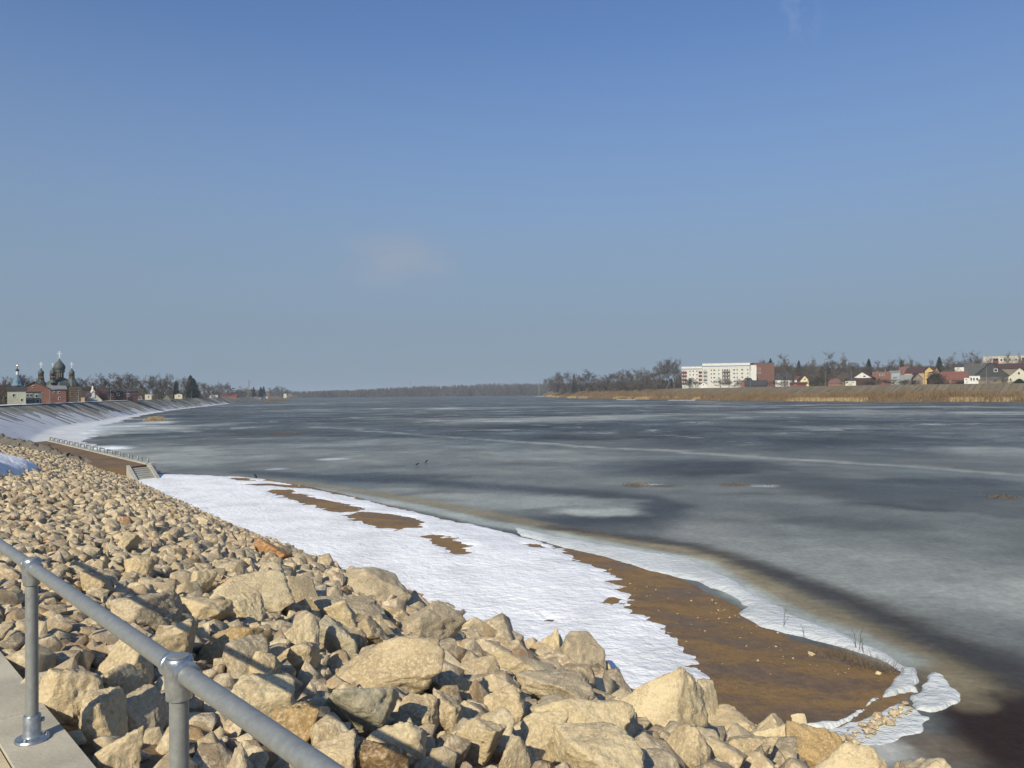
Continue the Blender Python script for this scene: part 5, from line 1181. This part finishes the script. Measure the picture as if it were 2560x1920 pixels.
# hedge in front of the chapel
hc = at_y(230, 1000, lY(230, 9)); r = np.random.default_rng(3); n = 2600
hp = np.stack([hc[0]+r.uniform(-2.4, 2.4, n), hc[1]+r.uniform(-0.5, 0.5, n)], 1)
tag(blades('hedge', hp, np.full(n, GL)+r.uniform(0, 1.3, n), r.uniform(0.3, 0.6, n), np.full(n, 0.22), M_needle, None, 0.5, 4), 'dark clipped hedge in front of the white chapel', 'hedge')

# ---- right bank: apartment block
AY = rY(1790)+45; ak = AY/FPX; ac = at_y(1790, 960, AY); apt = thing('apartment_block', 'cream five-storey panel apartment block with red balconies', 'apartment block', (ac[0], ac[1], GR), -math.atan2(ac[0], ac[1])+0.05)
ax_ = lambda px: (px-1790)*ak
az = lambda py: at_y(1790, py, AY)[2]-GR
MB().box(ax_(1707), ax_(1757), 0, 11, -1, az(923)).build('wall', PANEL, apt); MB().box(ax_(1757.3), ax_(1871), -1.5, 11, -1, az(918)).build('wall', PANEL, apt); MB().box(ax_(1872), ax_(1888), 3, 12, -1, az(914)).build('wall', PANELW, apt)
for a, b, y0, t, bt in ((1706, 1757, 0, 915.5, 922), (1757.3, 1872, -1.5, 908.5, 916)):
    n = 3 if a < 1750 else 5
    for i in range(n):
        xa = a+(b-a)*i/n; xb = a+(b-a)*(i+1)/n-0.25
        MB().box(ax_(xa), ax_(xb), y0-0.25, y0+10.6, az(bt-1.2), az(t)).build('parapet_panel', PANELW, apt)
    MB().box(ax_(a)+0.05, ax_(b)-0.05, y0-0.12, y0+10, az(bt+3.2), az(bt+0.9)).build('cornice', PANELW, apt)
STO = [925.5, 934.5, 944, 953.5]
for ci, px in enumerate((1779, 1786, 1797, 1806, 1834, 1841, 1853, 1866)):
    for si, py in enumerate(STO):
        w = 5.2 if ci in (1, 4, 6) else 3.6; x = ax_(px); z = az(py); o = MB().box(x-w*ak/2, x+w*ak/2, -1.60, -1.502, z-2.3*ak, z+2.3*ak).build('window', M_white, apt)
        MB().box(x-w*ak*0.40, x-0.05, -1.64, -1.603, z-1.9*ak, z+1.9*ak).build('pane', M_glass, o); MB().box(x+0.05, x+w*ak*0.40, -1.64, -1.603, z-1.9*ak, z+1.9*ak).build('pane', M_glass, o)
for px in (1727, 1744, 1735):
    for py in STO[0:]:
        x = ax_(px); z = az(py+1.5); o = MB().box(x-1.9*ak, x+1.9*ak, -0.1, -0.002, z-2.2*ak, z+2.2*ak).build('window', M_white, apt); MB().box(x-1.4*ak, x+1.4*ak, -0.14, -0.103, z-1.7*ak, z+1.7*ak).build('pane', M_glass, o)
for px, w, y0, mat in ((1713, 12, 0, REDP), (1752, 8, 0, REDP), (1764, 9, -1.5, M('grey_balcony', (0.28, 0.28, 0.27))), (1814.5, 19, -1.5, M('brown_balcony', (0.21, 0.18, 0.16)))):
    for py in STO:
        x = ax_(px); z = az(py+3); b = MB().box(x-w*ak/2, x+w*ak/2, y0-1.25, y0-0.002, z-2.6*ak, z-2.1*ak).box(x-w*ak/2, x+w*ak/2, y0-1.25, y0-1.15, z-2.1*ak, z+0.7*ak).build('balcony', mat, apt)
        MB().box(x-w*ak*0.44, x+w*ak*0.44, y0-0.06, y0-0.004, z-1.6*ak, z+4.4*ak).build('glazing', M_glass, b)
        for q_ in (-0.3, 0.0, 0.3): MB().box(x+q_*w*ak-0.28, x+q_*w*ak+0.28, y0-0.12, y0-0.064, z-1.2*ak, z+4.0*ak).build('window', M_white, b)
house('brick_block', 'tall red brick block joined to the right end of the apartment block', 1884, 1935, 907, 908, AY+10, 'flat', M('raw_brick', (0.155, 0.08, 0.058)), DARKROOF, GR, [(1893, 922, 4, 5), (1893, 932, 4, 5), (1900, 922, 3, 5), (1900, 932, 3, 5), (1893, 942, 4, 5)], 14, 0.25, cat='building')
# far apartment block, top right
BY = rY(2520)+190
house('panel_building', 'long pale panel building with red balcony rising behind the houses at the right edge', 2470, 2610, 888, 889, BY, 'flat', M('pale_panel', (0.42, 0.385, 0.32)), GREYROOF, GR,
      [(x, 899, 5, 7) for x in (2509, 2516, 2527, 2540, 2548, 2565, 2575)]+[(x, 912, 5, 7) for x in (2509, 2516, 2527, 2540, 2548)], 12, 0.0, cat='apartment block')
pb = bpy.data.objects['panel_building']; bk = BY/FPX
for px in (2497, 2558):
    for py in (903, 916):
        x = (px-2540)*bk; z = at_y(2540, py, BY)[2]-GR; b = MB().box(x-6.2*bk, x+6.2*bk, -1.1, -0.01, z-2.6*bk, z+2.6*bk).build('balcony', REDP, pb); MB().box(x-5.4*bk, x+5.4*bk, -0.5, -0.02, z+2.8*bk, z+8.2*bk).build('glazing', M_glass, b)
for px in (2489, 2504, 2534, 2551): x = (px-2540)*bk; MB().box(x-0.6*bk, x+0.6*bk, -0.16, -0.004, -1, at_y(2540, 888.5, BY)[2]-GR-0.3).build('pilaster', PANELW, pb)
# houses from left to right
hs = house
hs('white_cottage', 'tiny white gabled cottage in front of the apartment block', 1750, 1768, 955, 961, rY(1758)+10, 'y', WHITE_W, DARKROOF, GR, [(1759, 962, 3, 3)], 8)
hs('dark_barn', 'long barn with dark roof just behind the right dike', 1862, 1918, 951, 963, rY(1890)+8, 'x', BROWNW, DARKROOF, GR, (), 10)
hs('brick_gable_barn', 'brick gable end with dark red peak at the left end of the dark barn', 1849, 1879, 945, 961, rY(1864)+4, 'y', BRICK2, DARKROOF, GR, [(1864, 958, 3, 4)], 9, -0.5)
hs('grey_roof_house', 'white-walled house with grey roof right of the brick block', 1938, 1980, 936, 949, rY(1960)+40, 'x', WHITE_W, DARKROOF, GR, [(1974, 952, 4, 4)], 10, chim=[(1946, 0.8)])
hs('yellow_gable_house', 'yellow gabled house with dark red roof behind the low red shed', 2000, 2023, 939, 951, rY(2010)+30, 'y', M('pale_yellow_render', (0.66, 0.58, 0.33)), MAROON, GR, [(2012, 948, 5, 4)], 9, 0.3)
hs('red_roof_house', 'low house with long red roof left of the yellow gabled house', 1986, 2006, 941, 949, rY(1998)+42, 'x', WHITE_W, REDROOF, GR, [(1998, 951, 4, 3)], 9)
hs('red_shed', 'low maroon shed standing on the dike below the yellow gabled house', 1975, 2016, 956, 960, rY(1995)+6, 'x', M('maroon_wall', (0.17, 0.05, 0.045)), MAROON, GR, [(1989, 962, 4, 3)], 6)
hs('hip_roof_house', 'house with faded red hipped roof under the great bare tree', 2070, 2104, 946, 958, rY(2086)+10, 'hip', BRICK2, M('faded_red_roof', (0.165, 0.09, 0.075)), GR, (), 9)
hs('brown_cottage', 'dark brown cottage right of the great bare tree', 2098, 2122, 936, 952, rY(2108)+24, 'x', WOOD, BROWNW, GR, [(2117, 955, 3, 4)], 9)
hs('white_gable_house', 'large white gabled house with dark roof on the right dike', 2132, 2180, 930, 945, rY(2150)+12, 'y', DARKRED, MAROON, GR, [(2161, 941, 7, 4)], 11, -0.25, gable_mat=WHITE_W)
hs('cream_lean_to', 'small cream lean-to at the left foot of the large white gabled house', 2113, 2140, 945, 951, rY(2126)+7, 'x', CREAM, DARKROOF, GR, [(2119, 956, 3, 3), (2132, 956, 3, 4)], 5)
hs('brick_square_house', 'square brick house with flat roof and one window right of the white gable', 2182, 2226, 930, 931, rY(2204)+26, 'flat', BRICK, GREYROOF, GR, [(2201, 937, 4, 5), (2208, 937, 4, 5)], 10, 0.1, chim=[(2196, 1.2), (2214, 2.0)])
hs('tin_shed', 'pale grey tin-clad shed right of the square brick house', 2224, 2250, 927, 931, rY(2237)+36, 'x', M('tin_wall', (0.30, 0.34, 0.36)), GREYROOF, GR, (), 7)
hs('tiled_house', 'brick-red tiled house with chimneys in the second row', 2244, 2284, 916, 927, rY(2262)+80, 'hip', BRICK, M('tile_roof', (0.17, 0.09, 0.07)), GR, [(2262, 929, 4, 3)], 10, chim=[(2250, 0.6), (2270, 0.6)])
hs('yellow_hall', 'yellow hall with long maroon roof and orange-lit eave wall', 2262, 2332, 918, 932, rY(2297)+34, 'x', ORANGE, MAROON, GR, (), 12, -0.35)
hs('yellow_gable_hall', 'bright yellow gable end at the right of the maroon-roofed hall', 2312, 2334, 917, 927, rY(2322)+32, 'y', YELLOW, MAROON, GR, [(2323, 931, 4, 5)], 9, 0.2)
hs('tin_roof_shed', 'low shed with pale tin roof in front of the maroon-roofed hall', 2250, 2287, 938, 950, rY(2268)+8, 'x', WOOD, GREYROOF, GR, (), 7)
hs('timber_gable_shed', 'grey timber gabled shed right of the tin-roofed shed', 2282, 2308, 934, 947, rY(2295)+10, 'y', WOOD, MAROON, GR, [(2295, 944, 3, 3)], 9, 0.35)
hs('maroon_shed', 'dark shed with maroon gable roof left of the red-roofed house', 2316, 2350, 934, 948, rY(2333)+9, 'y', BROWNW, MAROON, GR, (), 9, -0.4)
hs('red_metal_house', 'barn with broad bright red metal roof on the right dike', 2355, 2416, 929, 949, rY(2385)+8, 'x', M('red_wall', (0.14, 0.07, 0.06)), M('bright_red_roof', (0.165, 0.07, 0.055)), GR, [(2377, 953, 3, 4)], 10)
hs('dark_hall', 'white-walled hall with long dark roof in the second row above the red metal roof', 2388, 2422, 909, 917, rY(2405)+110, 'x', WHITE_W, DARKROOF, GR, (), 12)
hs('dark_gable_house', 'big dark-timbered gabled house with white attic window at the right', 2440, 2518, 907, 940, rY(2478)+14, 'y', M('black_timber', (0.055, 0.055, 0.055)), DARKROOF, GR, [(2488, 926, 8, 8), (2478, 946, 5, 5)], 12, 0.12)
hs('slate_wing', 'steep slate-roofed wing left of the big dark-timbered house', 2414, 2462, 909, 941, rY(2438)+18, 'x', WHITE_W, M('weathered_slate', (0.075, 0.078, 0.078)), GR, (), 12, chim=[(2432, 0.7), (2452, 0.7)])
hs('white_porch', 'white glazed porch in front of the slate-roofed wing', 2425, 2448, 939, 942, rY(2436)+5, 'flat', WHITE_W, GREYROOF, GR, [(2429, 948, 4, 9), (2435, 948, 4, 9), (2442, 948, 5, 8)], 5)
hs('white_outhouse', 'small white outhouse left of the glazed porch', 2411, 2424, 944, 946, rY(2418)+4, 'flat', WHITE_W, GREYROOF, GR, [(2416, 949, 4, 3)], 4)
hs('timber_lean_to', 'low grey timber lean-to right of the glazed porch', 2450, 2515, 943, 949, rY(2482)+5, 'x', WOOD, M('grey_felt_roof', (0.11, 0.105, 0.10)), GR, (), 6)
hs('maroon_long_house', 'long house with maroon roof below the panel building', 2500, 2590, 908, 921, rY(2540)+70, 'x', WOOD, MAROON, GR, (), 11)
hs('white_end_house', 'white gabled house with maroon roof cut off by the right edge', 2522, 2578, 919, 943, rY(2550)+9, 'y', CREAM, MAROON, GR, [(2548, 933, 5, 8), (2530, 948, 4, 6)], 11, -0.2)
# dark evergreen bush before it
bc = at_y(2548, 950, rY(2548)+4); n = 2500
bp = np.stack([bc[0]+np.clip(r.normal(0, 1.6, n), -4, 4), bc[1]+r.uniform(-0.9, 0.9, n)], 1); bz = GR+0.8+r.uniform(0, 1, n)*(3.4-np.abs(bp[:, 0]-bc[0])*0.6)
tag(blades('evergreen_bush', bp, bz, r.uniform(0.3, 0.6, n), np.full(n, 0.3), M_needle, None, 0.6, 14), 'dark evergreen bush in front of the rightmost white house', 'bush')

# ---- lamp posts
def lamp(px, ytop, Y, ground, label, group):
    c = at_y(px, ytop, Y); h = c[2]-ground; o = thing('street_lamp', label, 'street lamp', (c[0], c[1], ground), 0, group)
    MB().tube([(0, 0, 0), (0, 0, h)], [0.11, 0.07], 8).build('pole', M_galv, o, True); MB().tube([(0, 0, h-0.05), (0.5, 0, h+0.12), (1.1, 0, h+0.15)], [0.05, 0.045, 0.04], 6).build('arm', M_galv, o, True)
    MB().box(0.9, 1.6, -0.14, 0.14, h+0.10, h+0.22).build('lamp_head', GREYROOF, o)
for k, (px, yt) in enumerate(((125, 975), (196, 976), (276, 974), (318, 977), (478, 978), (536, 960))): lamp(px, yt, lY(px, 4), 6.0, f'slim lamp post on the left dike, {ORD[k]} from the left', 'lamp posts on the left dike')
for k, (px, yt) in enumerate(((1818, 950), (1876, 946), (1966, 936), (2063, 930), (2128, 930), (2227, 918), (2306, 930), (2466, 916))): lamp(px, yt, rY(px)-1, 10.3, f'slim lamp post on the right dike, {ORD[k]} from the left', 'lamp posts on the right dike')
# masts
def mast(px, ytop, Y, ground, wid, label):
    c = at_y(px, ytop, Y); h = c[2]-ground; o = thing('lattice_mast', label, 'mast', (c[0], c[1], ground)); t = wid*0.06
    for sx in (-1, 1):
        for sy in (-1, 1): MB().tube([(sx*wid/2, sy*wid/2, 0), (sx*wid*0.28, sy*wid*0.28, h)], t, 4).build('leg', M_galv, o)
    n = 9; m = MB()
    for i in range(n):
        a = wid/2*(1-0.44*i/n); b = wid/2*(1-0.44*(i+1)/n); z0, z1 = h*i/n, h*(i+1)/n
        for sy in (-1, 1): m.tube([(-a, sy*a, z0), (b, sy*b, z1)], t*0.7, 3).tube([(a, sy*a, z0), (-b, sy*b, z1)], t*0.7, 3)
    m.build('bracing', M_galv, o)
    for z in (0.82, 0.9, 0.97): MB().box(-wid*0.45, wid*0.45, -wid*0.3, wid*0.3, h*z, h*z+wid*0.5).build('antenna', GREYROOF, o)
mast(622, 952, 1250, GL, 3.2, 'grey lattice telecom mast above the trees of the left bank'); mast(1347, 946, 1800, 1.0, 3.2, 'thin lattice mast in front of the far forest, left of the grove'); mast(1026, 952, 2300, 5, 2.6, 'thin lattice mast rising from the middle of the far forest')

# ================================================================== SMALL THINGS
FEATH = M('black_feathers', (0.018, 0.018, 0.02), 0.6)
def crow(px, py, yaw, label, lean=0.5, z=0.0, s=1.0):
    c = on_z(px, py, z); o = thing('crow', label, 'bird', (c[0], c[1], z), yaw, 'crows on the river'); o.scale = (s, s, s)
    a = lean; ax = Vector((math.cos(a), 0, math.sin(a))); p0 = Vector((-0.15, 0, 0.17)); m = MB()
    R = [(-0.02, 0.012), (0.04, 0.045), (0.11, 0.075), (0.19, 0.085), (0.26, 0.07), (0.31, 0.048), (0.345, 0.046), (0.385, 0.048), (0.42, 0.036), (0.435, 0.016), (0.50, 0.003)]
    m.tube([p0+ax*d-Vector((0, 0, 0.35*max(0, d-0.3)*a)) for d, _ in R], [q for _, q in R], 12); b = m.build('body', FEATH, o, True)
    MB().add([p0+ax*0.04+Vector((0, w, 0.01)) for w in (-0.03, 0.03)]+[p0-ax*0.17+Vector((0, w, -0.01)) for w in (0.05, -0.05)]+[p0+ax*0.04+Vector((0, w, -0.02)) for w in (-0.03, 0.03)]+[p0-ax*0.17+Vector((0, w, -0.025)) for w in (0.05, -0.05)],
             [(0, 1, 2, 3), (7, 6, 5, 4), (0, 4, 5, 1), (1, 5, 6, 2), (2, 6, 7, 3), (3, 7, 4, 0)]).build('tail', FEATH, o)
    for sy in (-1, 1):
        MB().tube([p0+ax*0.27+Vector((0, sy*0.05, 0)), p0+ax*0.16+Vector((0, sy*0.088, 0.01)), p0-ax*0.06+Vector((0, sy*0.05, 0.0))], [0.02, 0.04, 0.006], 6).build('wing', FEATH, o, True)
        MB().tube([(-0.03, sy*0.035, 0.19), (-0.01, sy*0.04, 0.08), (-0.02, sy*0.04, 0.0), (0.05, sy*0.045, 0.005)], [0.018, 0.008, 0.007, 0.005], 5).build('leg', FEATH, o)
crow(1043, 1166, 0.2, 'black crow standing on the ice, left of the pair', 0.55); crow(1066, 1160, 0.4, 'black crow standing on the ice, right of the pair', 0.75, 0, 1.05); crow(638, 1197, 2.6, 'lone black crow standing on the edge of the snow near the quay', 0.8, 0.22)
# dry clumps frozen into the ice
def clump(px, py, wm, dm, n, h, mat, label, seed):
    c = on_z(px, py, 0); r = np.random.default_rng(seed); P = np.stack([r.normal(0, wm/2.4, n), r.normal(0, dm/2.4, n)], 1); k = np.exp(-(P[:, 0]/wm)**2*1.5)
    o = blades('reed_clump', P, np.zeros(n)-0.02, h*k*r.uniform(0.4, 1.2, n), np.full(n, 0.05+wm*0.004), mat, None, 0.45, seed); o.location = (c[0], c[1], 0); tag(o, label, 'reeds', 'dry clumps frozen into the ice')
clump(388, 1052, 4.6, 3, 900, 1.5, M_reed_pale, 'pale reed clump on a snowy islet near the left bank', 1); clump(716, 1084, 5.5, 4, 500, 0.18, M_weed, 'low brown mat of reed out on the ice, left of centre', 2)
clump(1598, 1213, 2.4, 2.2, 300, 0.15, M_weed, 'small brown mat of weed in the middle of the ice', 3); clump(1835, 1212, 2.6, 1.6, 220, 0.12, M_weed, 'thin brown weed strip right of the weed mat on the ice', 4); clump(2512, 1243, 2.0, 1.6, 220, 0.15, M_weed, 'small weed clump on the ice near the right edge', 5)
clump(1300*0+570, 1006, 14, 10, 700, 3.0, M_reed, 'brown bushes at the foot of the far left bank', 6); clump(690, 1003, 22, 14, 900, 4.5, M_reed, 'wide brown bush at the foot of the far left bank near its end', 7); clump(1925, 1213, 1.6, 1.2, 120, 0.12, M_weed, 'tiny weed tuft beside the pale flakes on the ice', 8)
# stalks at the edge of the sand
for k, (px, py, h, lab) in enumerate(((1959, 1562, 0.75, 'lone thin stalk standing in the shore ice'), (2140, 1612, 0.6, 'leaning dry stalk at the sand edge, left of three'), (2148, 1616, 0.75, 'tallest dry stalk at the sand edge, middle of three'), (2158, 1622, 0.45, 'short dry stalk at the sand edge, right of three'), (2010, 1583, 0.3, 'tiny dry stalk between the lone stalk and the three'))):
    c = on_z(px, py, 0.15); r_ = random.Random(k); m = MB(); tx = r_.uniform(-0.2, 0.2)
    m.tube([(0, 0, -0.1), (tx*0.3, 0, h*0.5), (tx, 0.02, h)], [0.012, 0.009, 0.004], 5).tube([(tx*0.3, 0, h*0.5), (tx*0.3+0.1, 0, h*0.75)], [0.006, 0.003], 4)
    tag(m.build('dry_stalk', M_bark, None, False, (c[0], c[1], 0.15)), lab, 'stalk', 'stalks at the sand edge')
rr = np.random.default_rng(9); n = 420; P = np.array([on_z(rr.uniform(2050, 2260), 0, 0)[:2]*0 for _ in range(0)] or np.zeros((0, 2)))
pa, pb_ = W([(2060, 1622), (2235, 1672)]); f = rr.uniform(0, 1, n)[:, None]; P = pa+(pb_-pa)*f+rr.normal(0, 0.22, (n, 2))
stuff(blades('withered_grass', P, np.full(n, 0.22), rr.uniform(0.08, 0.3, n), np.full(n, 0.012), M_weed, None, 0.6, 3), 'withered grass along the outer rim of the sand', 'grass')
# stones on the sand and in the melt gap
def scatter(name, label, quad, n, s0, s1, z, seed, parent=None):
    r = np.random.default_rng(seed); Q = W(quad); VV, FF, RRn, nb = [], [], [], 0
    for _ in range(n):
        a, b = r.uniform(0, 1, 2); p = (Q[0]*(1-a)+Q[1]*a)*(1-b)+(Q[3]*(1-a)+Q[2]*a)*b; s = s0+(s1-s0)*r.uniform(0, 1)**3
        V, F = bank[2][r.integers(32)]; zz = z if z is not None else max(0.0, sand_height(*p))
        VV.append(V*np.array([s*1.2, s, s*0.7])+np.array([p[0], p[1], zz+s*0.18])); FF.append(F+nb); RRn.append(np.full(len(V), r.uniform(0.1, 0.95))); nb += len(V)
    stuff(link(name, mesh_np(name, np.concatenate(VV), np.concatenate(FF), M_rubble, False, {'rnd': np.concatenate(RRn)}), parent), label, 'stones')
scatter('pebbles', 'scattered pebbles on the wet brown sand', [(1480, 1400), (1800, 1490), (2180, 1660), (1800, 1720)], 150, 0.015, 0.075, None, 4)
scatter('gap_stones', 'small wet stones in the melted gap between the ice slabs', [(2020, 1842), (2262, 1735), (2285, 1752), (2120, 1850)], 110, 0.06, 0.24, 0.06, 5)
scatter('toe_pebbles', 'small stones at the foot of the rock slope beside the sand', [(1560, 1700), (1800, 1770), (2050, 1830), (1900, 1850)], 160, 0.04, 0.2, None, 6)
for px, py, s, lab in ((2029, 1617, 0.16, 'white pebble alone on the brown sand'), (1998, 1782, 0.30, 'pale stone at the lower edge of the sand'), (2195, 1663, 0.12, 'small white pebble near the tip of the sand')):
    c = on_z(px, py, 0.35); V, F = rock_shape(rng, 3, 9, 0.05); tag(link('lone_stone', mesh_np('lone_stone', V*s*np.array([1.2, 1, 0.8]), F, BM['pale'], True), None, (c[0], c[1], max(0.1, sand_height(c[0], c[1]))+s*0.25)), lab, 'stone')
# ice slabs at the tip of the bar
def ice_plate(px_poly, base, thick, label, seed, mat):
    Q = W(px_poly, base+thick*0.5); lo, hi = Q.min(0)-0.15, Q.max(0)+0.15; st_ = 0.045; gx = np.arange(lo[0], hi[0], st_); gy = np.arange(lo[1], hi[1], st_); GX, GY = np.meshgrid(gx, gy, indexing='ij'); P = np.stack([GX.ravel(), GY.ravel()], 1)
    wv_ = np.stack([fbm(P/0.45, 4, seed), fbm(P/0.45, 4, seed+5)], 1)*0.16; sd = poly_sd(P+wv_, Q)
    z = base+np.where(sd > 0, thick*np.sqrt(smooth(-0.02, 0.10, sd))*(0.75+0.5*fbm(P/0.9, 4, seed+9))+0.010*fbm(P/0.2, 4, seed+9)*smooth(0, 0.2, sd), -0.12*smooth(0, 0.06, -sd))
    tag(link('ice_slab', grid_mesh('ice_slab', np.column_stack([P, z]), len(gx), len(gy), mat, True, keep=sd > -0.07)), label, 'ice')
ice_plate([(2000, 1812), (2085, 1802), (2160, 1768), (2205, 1735), (2240, 1700), (2252, 1664), (2290, 1668), (2300, 1690), (2285, 1722), (2225, 1736), (2180, 1742), (2165, 1765), (2150, 1778), (2070, 1815), (2050, 1822)], 0.06, 0.10, 'narrow white ice ledge curving along the tip of the sand', 21, M_icesnow)
ice_plate([(2322, 1680), (2360, 1690), (2392, 1722), (2400, 1752), (2330, 1776), (2285, 1766), (2275, 1742), (2310, 1725), (2315, 1700)], 0.0, 0.10, 'detached white ice slab beyond the tip of the sand', 22, M_icesnow)
ice_plate([(2066, 1822), (2140, 1806), (2200, 1772), (2240, 1758), (2290, 1776), (2330, 1790), (2300, 1830), (2200, 1865), (2120, 1860)], -0.03, 0.07, 'broad grey-white ice slab in front of the melted gap', 23, M_icesnow)

# ================================================================== AIR
hz = NT('haze_air'); hz.t.nodes.remove(hz.b)
pv = hz.n('ShaderNodeVolumePrincipled'); pv.inputs['Density'].default_value = HAZE_DENSITY; pv.inputs['Color'].default_value = (0.70, 0.82, 0.95, 1); pv.inputs['Anisotropy'].default_value = 0.0
hz.l(pv.outputs[0], hz.t.nodes['Material Output'].inputs['Volume'])
stuff(MB().box(-6200, 6200, -6200, 6200, -4.0, 62.0).build('haze', hz.m), 'thin grey-blue haze over the river and far banks', 'haze')
